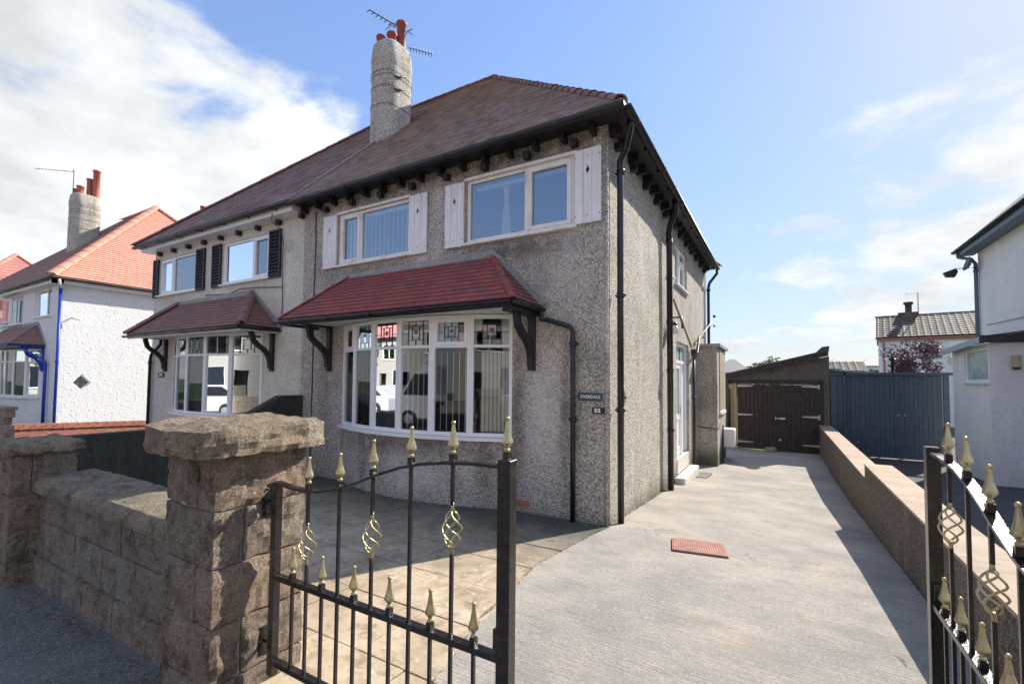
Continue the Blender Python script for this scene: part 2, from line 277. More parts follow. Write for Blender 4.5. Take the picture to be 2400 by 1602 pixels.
# ---------------------------------------------------------------- builders
OFF={}
def woff(p): return OFF.get(p.name,Vector((0,0,0))) if p else Vector((0,0,0))
class MB:
    def __init__(s): s.v=[]; s.f=[]; s.sm=[]
    def add(s,vs,fs,smooth=False):
        k=len(s.v); s.v+=[Vector(v) for v in vs]; s.f+=[tuple(i+k for i in f) for f in fs]; s.sm+=[smooth]*len(fs); return s
    def box(s,a,b):
        x0,y0,z0=[min(a[i],b[i]) for i in range(3)]; x1,y1,z1=[max(a[i],b[i]) for i in range(3)]
        return s.hexa([(x0,y0,z0),(x1,y0,z0),(x1,y1,z0),(x0,y1,z0),(x0,y0,z1),(x1,y0,z1),(x1,y1,z1),(x0,y1,z1)])
    def hexa(s,p): return s.add(p,[(0,3,2,1),(4,5,6,7),(0,1,5,4),(1,2,6,5),(2,3,7,6),(3,0,4,7)])
    def prism(s,pts,vec,smooth=False):
        n=len(pts); vec=Vector(vec); a=[Vector(p) for p in pts]; b=[p+vec for p in a]
        s.add(a+b,[tuple(range(n-1,-1,-1)),tuple(range(n,2*n))]); s.add(a+b,[(i,(i+1)%n,n+(i+1)%n,n+i) for i in range(n)],smooth); return s
    def tube(s,path,r,n=8,cap=True,smooth=True,flat=None):
        path=[Vector(p) for p in path]; rings=[]; m=len(path); rr=r if isinstance(r,(list,tuple)) else [r]*m
        up=Vector((0,0,1)); prev=None
        for i,p in enumerate(path):
            t=(path[min(i+1,m-1)]-path[max(i-1,0)]).normalized()
            if prev is None:
                a=up if abs(t.z)<.9 else Vector((1,0,0)); x=t.cross(a).normalized()
            else: x=(prev-t*prev.dot(t)).normalized()
            prev=x; y=t.cross(x)
            o=math.pi/n
            rings.append([p+(x*math.cos(2*math.pi*k/n+o)+y*math.sin(2*math.pi*k/n+o))*rr[i] for k in range(n)])
        vs=[v for g in rings for v in g]; fs=[(i*n+k,i*n+(k+1)%n,(i+1)*n+(k+1)%n,(i+1)*n+k) for i in range(m-1) for k in range(n)]
        s.add(vs,fs,smooth)
        if cap: s.add(vs[:n],[tuple(range(n-1,-1,-1))]); s.add(vs[-n:],[tuple(range(n))])
        return s
    def lathe(s,c,prof,n=12,smooth=True,rot=0,axes=None):
        c=Vector(c); X,Y,Z=axes or (Vector((1,0,0)),Vector((0,1,0)),Vector((0,0,1))); m=len(prof)
        vs=[c+(X*math.cos(2*math.pi*k/n+rot)+Y*math.sin(2*math.pi*k/n+rot))*r+Z*z for r,z in prof for k in range(n)]
        s.add(vs,[(i*n+k,i*n+(k+1)%n,(i+1)*n+(k+1)%n,(i+1)*n+k) for i in range(m-1) for k in range(n)],smooth)
        s.add(vs[:n],[tuple(range(n-1,-1,-1))]); s.add(vs[-n:],[tuple(range(n))]); return s
    def mesh(s,name,off=Vector((0,0,0)),weld=True):
        me=bpy.data.meshes.new(name); me.from_pydata([v-off for v in s.v],[],s.f); me.polygons.foreach_set('use_smooth',s.sm)
        bm=bmesh.new(); bm.from_mesh(me)
        if weld: bmesh.ops.remove_doubles(bm,verts=bm.verts,dist=1e-5)
        bmesh.ops.recalc_face_normals(bm,faces=bm.faces); bm.to_mesh(me); bm.free(); return me
    def build(s,name,mat,parent=None,bevel=0,weld=True,label=None,kind=None):
        off=woff(parent); me=s.mesh(name,off,weld); o=bpy.data.objects.new(name,me); COL.objects.link(o)
        me.materials.append(M[mat] if isinstance(mat,str) else mat)
        if parent: o.parent=parent
        OFF[o.name]=off.copy()
        if bevel:
            b=o.modifiers.new('bevel','BEVEL'); b.width=bevel; b.segments=1; b.limit_method='ANGLE'; b.angle_limit=R(40)
        if label: o['label']=label
        if kind: o['kind']=kind
        return o
def thing(name,label,cat,loc,group=None):
    o=bpy.data.objects.new(name,None); COL.objects.link(o); o.location=loc; o['label']=label; o['category']=cat; o.empty_display_size=.1
    if group: o['group']=group
    OFF[o.name]=Vector(loc); return o
def tag(o,label,cat,group=None):
    o['label']=label; o['category']=cat
    if group: o['group']=group
    return o
def inst(me,name,parent,loc,rot=None,scale=None):
    o=bpy.data.objects.new(name,me); COL.objects.link(o); o.parent=parent; o.location=Vector(loc)-woff(parent)
    if rot is not None: o.rotation_euler=rot
    if scale: o.scale=scale
    OFF[o.name]=Vector((0,0,0)); return o
class Fr:   # wall frame: u along the wall, n outward, z up
    def __init__(s,O,U,N): s.O=Vector(O); s.U=Vector(U).normalized(); s.N=Vector(N).normalized(); s.Z=Vector((0,0,1))
    def p(s,u,z,n=0): return s.O+s.U*u+s.N*n+s.Z*z
    def box(s,mb,u0,u1,z0,z1,n0,n1):
        return mb.hexa([s.p(u0,z0,n0),s.p(u1,z0,n0),s.p(u1,z0,n1),s.p(u0,z0,n1),s.p(u0,z1,n0),s.p(u1,z1,n0),s.p(u1,z1,n1),s.p(u0,z1,n1)])
FRONT=Fr((0,0,0),(1,0,0),(0,-1,0)); SIDE=Fr((0,0,0),(0,1,0),(1,0,0))
def wall(F,u0,u1,z0,z1,holes,mat,parent,thick=.14,name='wall',step=None):
    us=sorted({u0,u1}|{h[i] for h in holes for i in (0,1) if u0<=h[i]<=u1}); zs=sorted({z0,z1}|{h[i] for h in holes for i in (2,3) if z0<=h[i]<=z1})
    mb=MB(); solid={}
    for i in range(len(us)-1):
        for j in range(len(zs)-1):
            cu,cz=(us[i]+us[i+1])/2,(zs[j]+zs[j+1])/2
            solid[i,j]=not any(h[0]<cu<h[1] and h[2]<cz<h[3] for h in holes)
    for (i,j),k in solid.items():
        if not k: continue
        a,b,c,d=us[i],us[i+1],zs[j],zs[j+1]; q=lambda n:[F.p(a,c,n),F.p(b,c,n),F.p(b,d,n),F.p(a,d,n)]
        mb.add(q(0),[(0,1,2,3)]); mb.add(q(-thick),[(3,2,1,0)])
        for di,dj,e in ((-1,0,((a,c),(a,d))),(1,0,((b,c),(b,d))),(0,-1,((a,c),(b,c))),(0,1,((a,d),(b,d)))):
            if not solid.get((i+di,j+dj),False):
                (p1,q1),(p2,q2)=e; mb.add([F.p(p1,q1,0),F.p(p2,q2,0),F.p(p2,q2,-thick),F.p(p1,q1,-thick)],[(0,1,2,3)])
    return mb.build(name,mat,parent)
def text(s,F,u,z,n,size,mat,parent,name='lettering',depth=.002,bold=0,sx=1):
    cu=bpy.data.curves.new('t','FONT'); cu.body=s; cu.size=size; cu.extrude=depth; cu.align_x='CENTER'; cu.align_y='CENTER'; cu.offset=bold; cu.resolution_u=3; cu.space_character=1.1
    to=bpy.data.objects.new('t',cu); COL.objects.link(to); dg=bpy.context.evaluated_depsgraph_get(); me=bpy.data.meshes.new_from_object(to.evaluated_get(dg)); bpy.data.objects.remove(to)
    off=woff(parent)
    for v in me.vertices: v.co=F.p(u+v.co.x*sx,z+v.co.y,n+v.co.z)-off
    me.materials.clear(); me.materials.append(M[mat]); me.name=name
    o=bpy.data.objects.new(name,me); COL.objects.link(o); o.parent=parent; OFF[o.name]=off.copy(); return o
def lerp(a,b,t): return a+(b-a)*t
# ---------------------------------------------------------------- ground
def g(y):
    P=[(-60,-.02),(-6.9,.06),(-6.5,.10),(-4.2,.21),(0,0),(4,-.25),(7,-.36),(12,-.45),(40,-.6),(3000,-.6)]
    if y<=P[0][0]: return P[0][1]
    for (a,b),(c,d) in zip(P,P[1:]):
        if y<=c: return lerp(b,d,(y-a)/(c-a))
    return -.6
YS=[-60,-20,-12.2,-12,-9,-6.9,-6.5,-6.2,-5.2,-4.2,-3,-2,-1,0,1,2,3,4,5.5,7,9,12,16,24,40,100,600,2500]
def sheet(name,x0,x1,y0,y1,dz,mat,kind='structure',thick=0,parent=None,gap=0):
    ys=[y0]+[y for y in YS if y0<y<y1]+[y1]; mb=MB()
    for a,b in zip(ys,ys[1:]):
        if thick: mb.hexa([(x0,a,g(a)+dz-thick),(x1,a,g(a)+dz-thick),(x1,b,g(b)+dz-thick),(x0,b,g(b)+dz-thick),(x0,a,g(a)+dz),(x1,a,g(a)+dz),(x1,b,g(b)+dz),(x0,b,g(b)+dz)])
        else: mb.add([(x0,a,g(a)+dz),(x1,a,g(a)+dz),(x1,b,g(b)+dz),(x0,b,g(b)+dz)],[(0,1,2,3)])
    o=mb.build(name,mat,parent); 
    if kind and not parent: o['kind']=kind
    return o
def mat_drive():
    m,nt,b,o=base('brushed_concrete')
    n=noi(nt,o,.9,8,.62); c=ramp(nt,n,[(.34,(.31,.285,.26)),(.48,(.40,.365,.32)),(.62,(.50,.44,.365))])
    st=noi(nt,o,1.0,9,.72,(2.4,42,1)); c=mixc(nt,rng(nt,st,.50,.68,0,.42),c,(.20,.19,.175)); st2=noi(nt,o,1.0,6,.7,(1.1,60,1)); c=mixc(nt,rng(nt,st2,.30,.42,.3,0),c,(.62,.59,.54))
    sp=noi(nt,o,60,5,.75); c=mixc(nt,rng(nt,sp,.50,.66,0,.4),c,(.17,.155,.14)); s9=noi(nt,o,1.0,5,.8,(60,150,1)); c=mixc(nt,rng(nt,s9,.53,.64,0,.5),c,(.12,.115,.105)); c=mixc(nt,rng(nt,sp,.36,.46,.5,0),c,(.62,.59,.54))
    ru=noi(nt,o,1.7,9,.75); c=mixc(nt,rng(nt,ru,.55,.70,0,.55),c,(.50,.38,.26)); gp=noi(nt,o,1.1,10,.72,(1,1.5,1)); c=mixc(nt,rng(nt,gp,.50,.60,0,.45),c,(.24,.235,.22)); rs=noi(nt,o,3.1,6,.7); c=mixc(nt,rng(nt,rs,.68,.74,0,.6),c,(.45,.25,.12))
    mo=noi(nt,o,5,9,.75); c=mixc(nt,rng(nt,mo,.60,.70,0,.35),c,(.20,.19,.165))
    bl=noi(nt,o,14,7,.8,(1,2.2,1)); c=mixc(nt,rng(nt,bl,.70,.74,0,.75),c,(.60,.585,.55)); c=mixc(nt,rng(nt,bl,.27,.24,0,.6),c,(.10,.10,.09))
    nt.links.new(c,b.inputs['Base Color']); b.inputs['Roughness'].default_value=.9; b.inputs['Specular IOR Level'].default_value=.25
    h=mth(nt,'ADD',noi(nt,o,1.0,8,.72,(2.2,60,1)),mth(nt,'MULTIPLY',sp,.45)); ck=nn(nt,'ShaderNodeTexVoronoi',Scale=.55,Randomness=1); ck.feature='DISTANCE_TO_EDGE'; wv=nt.nodes.new('ShaderNodeVectorMath'); wv.operation='ADD'; nz=nn(nt,'ShaderNodeTexNoise',Scale=3.5,Detail=6); nt.links.new(o,nz.inputs['Vector']); ms=nt.nodes.new('ShaderNodeVectorMath'); ms.operation='SCALE'; ms.inputs['Scale'].default_value=.5; nt.links.new(nz.outputs['Color'],ms.inputs[0]); nt.links.new(o,wv.inputs[0]); nt.links.new(ms.outputs[0],wv.inputs[1]); nt.links.new(wv.outputs[0],ck.inputs['Vector'])
    cm=mth(nt,'MULTIPLY',rng(nt,ck.outputs['Distance'],.0,.006,1,0),rng(nt,noi(nt,o,1.3,3,.5),.50,.58)); cm=mth(nt,'MULTIPLY',cm,rng(nt,noi(nt,o,2.1,4,.5),.55,.62)); c=mixc(nt,mth(nt,'MULTIPLY',cm,.5),c,(.12,.11,.10)); nt.links.new(c,b.inputs['Base Color'])
    bump(nt,b,mth(nt,'SUBTRACT',h,cm),1.0,.012); return m
def mat_slab():
    m,nt,b,o=base('ochre_paving_slab')
    r=rnd(nt); n=noi(nt,o,2.2,8,.65); c=ramp(nt,n,[(.3,(.27,.205,.135)),(.47,(.44,.345,.24)),(.66,(.62,.51,.37))])
    c=mixc(nt,rng(nt,r,0,1,0,.4),c,(.45,.35,.24))
    v=nn(nt,'ShaderNodeTexVoronoi',Scale=9,Randomness=1); nt.links.new(o,v.inputs['Vector']); l=mth(nt,'MULTIPLY',rng(nt,v.outputs['Distance'],.14,.22,1,0),rng(nt,noi(nt,o,6,4,.6),.46,.56)); c=mixc(nt,l,c,(.66,.64,.58)); lp=noi(nt,o,3.2,9,.75); c=mixc(nt,rng(nt,lp,.58,.63,0,.7),c,(.68,.56,.42))
    d=noi(nt,o,6,9,.75); c=mixc(nt,rng(nt,d,.50,.62,0,.7),c,(.21,.16,.105))
    gr=noi(nt,o,.8,5,.6); c=mixc(nt,rng(nt,gr,.56,.74,0,.4),c,(.16,.17,.12))
    s=nt.nodes.new('ShaderNodeSeparateXYZ'); nt.links.new(o,s.inputs[0]); yy=mth(nt,'ADD',s.outputs[1],mth(nt,'MULTIPLY',noi(nt,o,1.2,7,.7),1.6)); c=mixc(nt,rng(nt,yy,.5,2.4,0,.9),c,(.035,.052,.044))  # green algae towards the house, painted darker to deepen the shaded paving
    nt.links.new(c,b.inputs['Base Color']); b.inputs['Roughness'].default_value=.85
    bump(nt,b,noi(nt,o,50,7,.75),.6,.008); return m
def mat_asphalt(name,col,var=.4):
    m,nt,b,o=base(name)
    v=nn(nt,'ShaderNodeTexVoronoi',Scale=130,Randomness=1); nt.links.new(o,v.inputs['Vector']); sp=nt.nodes.new('ShaderNodeSeparateColor'); nt.links.new(v.outputs['Color'],sp.inputs[0])
    c=ramp(nt,sp.outputs[0],[(0,tuple(x*.6 for x in col)),(.8,col),(1,tuple(x*2.4 for x in col))])
    n=noi(nt,o,1.5,7,.65); c=mixc(nt,rng(nt,n,.45,.7,0,.5),c,tuple(x*1.6 for x in col))
    nt.links.new(c,b.inputs['Base Color']); b.inputs['Roughness'].default_value=.9
    bump(nt,b,mth(nt,'SUBTRACT',1.0,v.outputs['Distance']),.7,.006); return m
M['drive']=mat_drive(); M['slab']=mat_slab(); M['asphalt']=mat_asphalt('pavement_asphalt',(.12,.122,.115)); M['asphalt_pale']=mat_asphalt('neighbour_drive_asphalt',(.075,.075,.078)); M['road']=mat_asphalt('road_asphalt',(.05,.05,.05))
M['soil']=plain('bare_soil',(.09,.075,.055),.95,var=.4,scale=10,bmp=.8)
sheet('ground',-400,400,-60,2500,-.12,'grass')
sheet('pavement',-60,60,-6.5,-4.25,0,'asphalt',thick=.1)
road=MB().add([(-90,-12,0.02),(90,-12,.02),(90,-6.6,.02),(-90,-6.6,.02)],[(0,1,2,3)]).build('road','road'); road['kind']='structure'
kb=thing('kerb','pale concrete kerb between the pavement and the road','kerb',(0,-6.55,0)); 
M['kerb']=plain('kerb_concrete',(.30,.29,.27),.85,bmp=.3)
km=MB().box((-.455,-.06,-.1),(.455,.06,.1)).mesh('kerb_stone'); km.materials.append(M['kerb'])
for i in range(-14,15): inst(km,'kerb_stone',kb,(i*.92,-6.56,.0))
sheet('far_pavement',-60,60,-14.2,-12.0,-.0,'asphalt',thick=.1)
# driveway in cast bays
dw=thing('driveway','long brushed grey concrete driveway running back to the garage','driveway',(1.4,0,0)); dw['kind']='structure'; del dw['category']
def bay(x0,x1,y0,y1,poly=None):
    return sheet('concrete_bay',x0,x1,y0,y1,0,'drive',parent=dw,thick=.12)
# first bay follows the slanting edge of the paving
mb=MB(); 
edge=[(-4.2,.62),(-3.6,.26),(-3.0,.09),(-1.7,-.10),(-.03,.02)]
for (a,xa),(b_,xb) in zip(edge,edge[1:]):
    mb.hexa([(xa,a,g(a)-.12),(2.89,a,g(a)-.12),(2.89,b_,g(b_)-.12),(xb,b_,g(b_)-.12),(xa,a,g(a)),(2.89,a,g(a)),(2.89,b_,g(b_)),(xb,b_,g(b_))])
def gb(x0,x1,a,b_): mb.hexa([(x0,a,g(a)-.12),(x1,a,g(a)-.12),(x1,b_,g(b_)-.12),(x0,b_,g(b_)-.12),(x0,a,g(a)),(x1,a,g(a)),(x1,b_,g(b_)),(x0,b_,g(b_))])
gb(.005,2.89,-.03,2); gb(.005,2.89,2,4); gb(.005,2.89,4,4.78)
mb.build('concrete_bay','drive',dw)
bay(.005,2.89,4.795,8.6); bay(-1.5,3.6,8.615,11.72)
for o in list(dw.children)[-1:]: pass
# patio slabs
pt=thing('patio','ochre paving slabs in front of the pebbledashed house','patio',(-3,-2,0)); pt['kind']='structure'; del pt['category']
sheet('patio_bed',-6.1,.9,-4.2,0,-.035,'soil',parent=pt)
sw,sh=.755,.60; row=0; y=-.02
def edgex(y):
    for (a,xa),(b_,xb) in zip(edge,edge[1:]):
        if a<=y<=b_: return lerp(xa,xb,(y-a)/(b_-a))
    return .02 if y>0 else .62
while y>-3.95:
    y1=y; y0=max(y-sh,-4.15); x=-5.98+(.38 if row%2 else 0)-.0; x=-5.98
    xs=[-5.98]; 
    off=.38 if row%2 else 0
    k=-5.98+sw-off
    while k<1: xs.append(k); k+=sw
    xs.append(1.5)
    for a,b_ in zip(xs,xs[1:]):
        e0,e1=edgex(y0),edgex(y1)
        if a>=max(e0,e1)-.03: continue
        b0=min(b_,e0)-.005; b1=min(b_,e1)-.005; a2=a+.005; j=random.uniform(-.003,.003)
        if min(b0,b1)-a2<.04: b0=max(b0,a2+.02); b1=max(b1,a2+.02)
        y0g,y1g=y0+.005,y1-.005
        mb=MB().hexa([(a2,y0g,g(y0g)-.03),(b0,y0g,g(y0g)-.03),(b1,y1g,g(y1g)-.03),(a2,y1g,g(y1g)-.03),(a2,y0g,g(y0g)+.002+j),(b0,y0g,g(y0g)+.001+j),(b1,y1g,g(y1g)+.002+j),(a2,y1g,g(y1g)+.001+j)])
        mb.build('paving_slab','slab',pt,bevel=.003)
    y-=sh; row+=1
sheet('neighbour_driveway',3.24,5.9,-4.2,11.8,-.01,'asphalt_pale')
sheet('neighbour_frontage',5.9,16,-4.2,8.4,-.012,'asphalt_pale')
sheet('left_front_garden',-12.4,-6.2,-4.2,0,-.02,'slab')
sheet('left_driveway',-18.8,-12.4,-4.2,12,-.02,'asphalt_pale')
sheet('back_garden',-30,3.2,13.5,24,-.03,'grass')

sheet('rear_yard',3.24,9,12.0,20,-.01,'asphalt_pale')
# ---------------------------------------------------------------- house kit
def roof_plane(A,B,C,D,w,gauge,th,mat,name,parent,parts=False,roll=False,seed=1):
    rr=random.Random(seed); A,B,C,D=map(Vector,(A,B,C,D)); U=(B-A).normalized(); top=C if (C-D).length<1e-6 else C
    S=(C-A)-U*(C-A).dot(U); H=S.length; S=S/H; N=U.cross(S); 
    if N.z<0: N=-N
    uB,uC,uD=(B-A).dot(U),(C-A).dot(U),(D-A).dot(U)
    n=max(1,round(H/gauge)); gg=H/n; big=MB(); cache={}
    for i in range(n):
        s0,s1=i*gg,min((i+1)*gg+gg*.12,H); t0,t1=s0/H,s1/H
        lo0,lo1=uC*t0,uC*t1; hi0,hi1=lerp(uB,uD,t0),lerp(uB,uD,t1)
        st=(w/2 if i%2 else 0) if not roll else 0
        k=math.floor((min(lo0,lo1)-st)/w)
        while k*w+st<max(hi0,hi1):
            a,b=k*w+st+.0015,(k+1)*w+st-.0015; k+=1
            a0,a1,b0,b1=max(a,lo0),max(a,lo1),min(b,hi0),min(b,hi1)
            if b0-a0<.012 and b1-a1<.012: continue
            a1=min(a1,b1+1e-4) if a1>b1 else a1; a0=min(a0,b0)
            if b1<a1: b1=a1=(a1+b1)/2
            lift=rr.uniform(0,.003); t=th+lift; j=rr.uniform(-.003,.003)
            full=(a0==a and a1==a and b0==b and b1==b)
            def P(u,s,q,loc=False):
                return Vector((u,s,q)) if loc else A+U*u+S*s+N*q
            def mk(mb,loc,du=0,ds=0):
                p=lambda u,s,q:P(u-du,s-ds,q,loc)
                mb.hexa([p(a0,s0+j,0),p(b0,s0+j,0),p(b1,s1,-.004),p(a1,s1,-.004),p(a0,s0+j,t),p(b0,s0+j,t),p(b1,s1,t*.35),p(a1,s1,t*.35)])
                if roll and full:
                    m=6; q0=[(a0+ w*.0+ w*.5*kk/m, math.sin(math.pi*kk/m)*.016) for kk in range(m+1)]
                    mb.prism([p(u,s0+j,t-.002+h) for u,h in q0],(S if not loc else Vector((0,1,0)))*(s1-s0)-(N if not loc else Vector((0,0,1)))*t*.6)
            if not parts: mk(big,False)
            else:
                rot=Matrix((U,S,N)).transposed().to_euler()
                org=A+U*a0+S*s0
                if full:
                    if 'm' not in cache:
                        q=MB(); mk(q,True,a0,s0); cache['m']=q.mesh(name); cache['m'].materials.append(M[mat])
                    me=cache['m']
                else:
                    q=MB(); mk(q,True,a0,s0); me=q.mesh(name); me.materials.append(M[mat])
                inst(me,name,parent,org,rot)
    if not parts: return big.build(name,mat,parent,kind='stuff',weld=False)
def deck(A,B,C,D,mat,parent,name='roof',down=.02):
    q=[Vector(p)-Vector((0,0,down)) for p in (A,B,D,C)]
    if (q[2]-q[3]).length<1e-5: q=q[:3]
    return MB().prism(q,(0,0,-.03)).build(name,mat,parent)
def ridge(P,Q,n,r,mat,parent,name='ridge_tile',flat=.8,start=0.0,ang=math.pi,segs=6,lap=.05,taper=.88):
    P,Q=Vector(P),Vector(Q); d=(Q-P); L=d.length; d.normalize(); side=d.cross(Vector((0,0,1))).normalized(); up=side.cross(d)
    l=L/n; mb=MB()
    def arc(rad,y): return [Vector((math.cos(math.pi*(.0+k/segs))*rad,y,math.sin(math.pi*k/segs)*rad*flat)) for k in range(segs+1)]
    o0,o1=arc(r,-lap),arc(r*taper,l); i0,i1=arc(r-.016,-lap),arc(r*taper-.016,l); m=segs+1
    vs=o0+o1+i0+i1; fs=[(k,k+1,m+k+1,m+k) for k in range(segs)]+[(2*m+k,3*m+k,3*m+k+1,2*m+k+1) for k in range(segs)]+[(k,2*m+k,2*m+k+1,k+1) for k in range(segs)]+[(m+k,m+k+1,3*m+k+1,3*m+k) for k in range(segs)]+[(0,m,3*m,2*m),(segs,2*m+segs,3*m+segs,m+segs)]
    mb.add(vs,fs); me=mb.mesh(name); me.materials.append(M[mat]); rot=Matrix((side,d,up)).transposed().to_euler()
    for k in range(n): inst(me,name,parent,P+d*l*k+up*random.uniform(-.004,.004),rot)
def gutter(P,Q,r,mat,parent,out,brk=.9,bmat=None,name='gutter'):
    P,Q,out=Vector(P),Vector(Q),Vector(out); mb=MB(); m=8
    def ring(c,rad): return [c+out*math.cos(math.pi+math.pi*k/m)*rad+Vector((0,0,1))*math.sin(math.pi+math.pi*k/m)*rad for k in range(m+1)]
    a,b,c,d=ring(P,r),ring(Q,r),ring(P,r-.006),ring(Q,r-.006); n=m+1
    mb.add(a+b+c+d,[(k,k+1,n+k+1,n+k) for k in range(m)]+[(2*n+k,3*n+k,3*n+k+1,2*n+k+1) for k in range(m)]+[(0,n,3*n,2*n),(m,2*n+m,3*n+m,n+m)]+[(k,2*n+k,2*n+k+1,k+1) for k in range(m)]+[(n+k,n+k+1,3*n+k+1,3*n+k) for k in range(m)],True)
    for e in (P,Q):
        mb.prism(ring(e,r),(Q-P).normalized()*.004)
    g_=mb.build(name,mat,parent)
    L=(Q-P).length; k=max(1,int(L/brk)); dd=(Q-P).normalized()
    for i in range(k):
        c=P+dd*(L*(i+.5)/k); q=MB(); w=dd*.018
        o=ring(c-w,r+.009); o2=ring(c+w,r+.009); q.add(o+o2,[(j,j+1,n+j+1,n+j) for j in range(m)]); q.add([v+dd*0 for v in ring(c-w,r)]+ring(c+w,r),[(j,j+1,n+j+1,n+j) for j in range(m)])
        q.prism([c-w-out*r-Vector((0,0,.05)),c+w-out*r-Vector((0,0,.05)),c+w-out*(r-.02)+Vector((0,0,.012)),c-w-out*(r-.02)+Vector((0,0,.012))],-out*.03)
        q.build('gutter_bracket',bmat or mat,g_,weld=False)
    return g_
def pipe(path,r,mat,parent,collars=(),name='downpipe',ears=None):
    o=MB().tube(path,r,12).build(name,mat,parent)
    for c in collars:
        q=MB(); c=Vector(c); q.lathe(c-Vector((0,0,.035)),[(r+.001,0),(r+.012,.004),(r+.012,.03),(r+.006,.034),(r+.006,.05),(r+.014,.054),(r+.014,.066),(r+.001,.07)],14)
        if ears:
            e=Vector(ears); q.tube([c-e*(r+.03),c+e*(r+.03)],.012,6)
        q.build('pipe_collar',mat,o)
    return o
def window(F,u0,u1,z0,z1,lights,parent,fm='upvc',gm='glass_up',n0=-.075,n1=-.015,fw=.05,sill=.05,sill_over=.05,sillmat=None,label=None):
    """lights: (ua,ub,za,zb,opening)"""
    mb=MB(); F.box(mb,u0,u0+fw,z0,z1,n0,n1); F.box(mb,u1-fw,u1,z0,z1,n0,n1); F.box(mb,u0+fw,u1-fw,z1-fw,z1,n0,n1-.001); F.box(mb,u0+fw,u1-fw,z0,z0+fw,n0,n1-.001)
    us=sorted({l[1] for l in lights if l[1]<u1-fw-.01}); 
    for u in us: F.box(mb,u-.03,u+.03,z0+fw,z1-fw,n0,n1-.002)
    zs={}
    for l in lights:
        if l[3]<z1-fw-.01: F.box(mb,l[0]+.03,l[1]-.03,l[3]-.025,l[3]+.025,n0,n1-.003)
    w=mb.build('window',fm,parent,bevel=.004,label=label)
    for ua,ub,za,zb,op in lights:
        a=max(ua+.03,u0+fw); b=min(ub-.03,u1-fw); c=max(za+.02,z0+fw); d=min(zb-.02,z1-fw)
        if op:
            q=MB(); e=.055; F.box(q,a-.012,a+e,c-.012,d+.012,n1-.04,n1+.012); F.box(q,b-e,b+.012,c-.012,d+.012,n1-.04,n1+.012); F.box(q,a+e,b-e,d-e+.012,d+.012,n1-.04,n1+.011); F.box(q,a+e,b-e,c-.012,c+e-.012,n1-.04,n1+.011)
            q.build('casement',fm,w,bevel=.004); a+=e;b-=e;c+=e-.012;d-=e-.012
        nn_=(n0+n1)/2
        MB().add([F.p(a,c,nn_),F.p(b,c,nn_),F.p(b,d,nn_),F.p(a,d,nn_)],[(0,1,2,3)]).build('pane',gm,w)
    if sill:
        q=MB(); q.prism([F.p(u0-sill_over,z0-.045,-.02),F.p(u0-sill_over,z0-.045,.07),F.p(u0-sill_over,z0-.012,.07),F.p(u0-sill_over,z0+.004,-.02)],F.U*(u1-u0+2*sill_over)); q.build('sill',sillmat or fm,w,bevel=.003)
    return w
def vblinds(F,u0,u1,z0,z1,n,parent,sp=.09,ang=35,mat='blind',wd=.085,skip=None,rail=True):
    a=R(ang); du,dn=math.cos(a)*wd/2,math.sin(a)*wd/2; k=int((u1-u0)/sp); me=None
    if rail: F.box(MB(),0,0,0,0,0,0)
    for i in range(k):
        if skip and skip(i): continue
        u=u0+(i+.5)*(u1-u0)/k; 
        q=MB().hexa([F.p(u-du,z0,n-dn),F.p(u+du,z0,n+dn),F.p(u+du,z0,n+dn-.002),F.p(u-du,z0,n-dn-.002),F.p(u-du,z1,n-dn),F.p(u+du,z1,n+dn),F.p(u+du,z1,n+dn-.002),F.p(u-du,z1,n-dn-.002)])
        q.build('blind_slat',mat,parent)
def box_room(x0,x1,y0,y1,z0,z1,parent,mat='interior'):
    mb=MB(); mb.box((x0,y1,z0),(x1,y1+.05,z1)); mb.box((x0-.05,y0,z0),(x0,y1,z1)); mb.box((x1,y0,z0),(x1+.05,y1,z1)); mb.build('inner_wall',mat,parent)
    MB().box((x0,y0,z0-.05),(x1,y1,z0)).build('floor','floor_in',parent); MB().box((x0,y0,z1),(x1,y1,z1+.05)).build('ceiling',mat,parent)
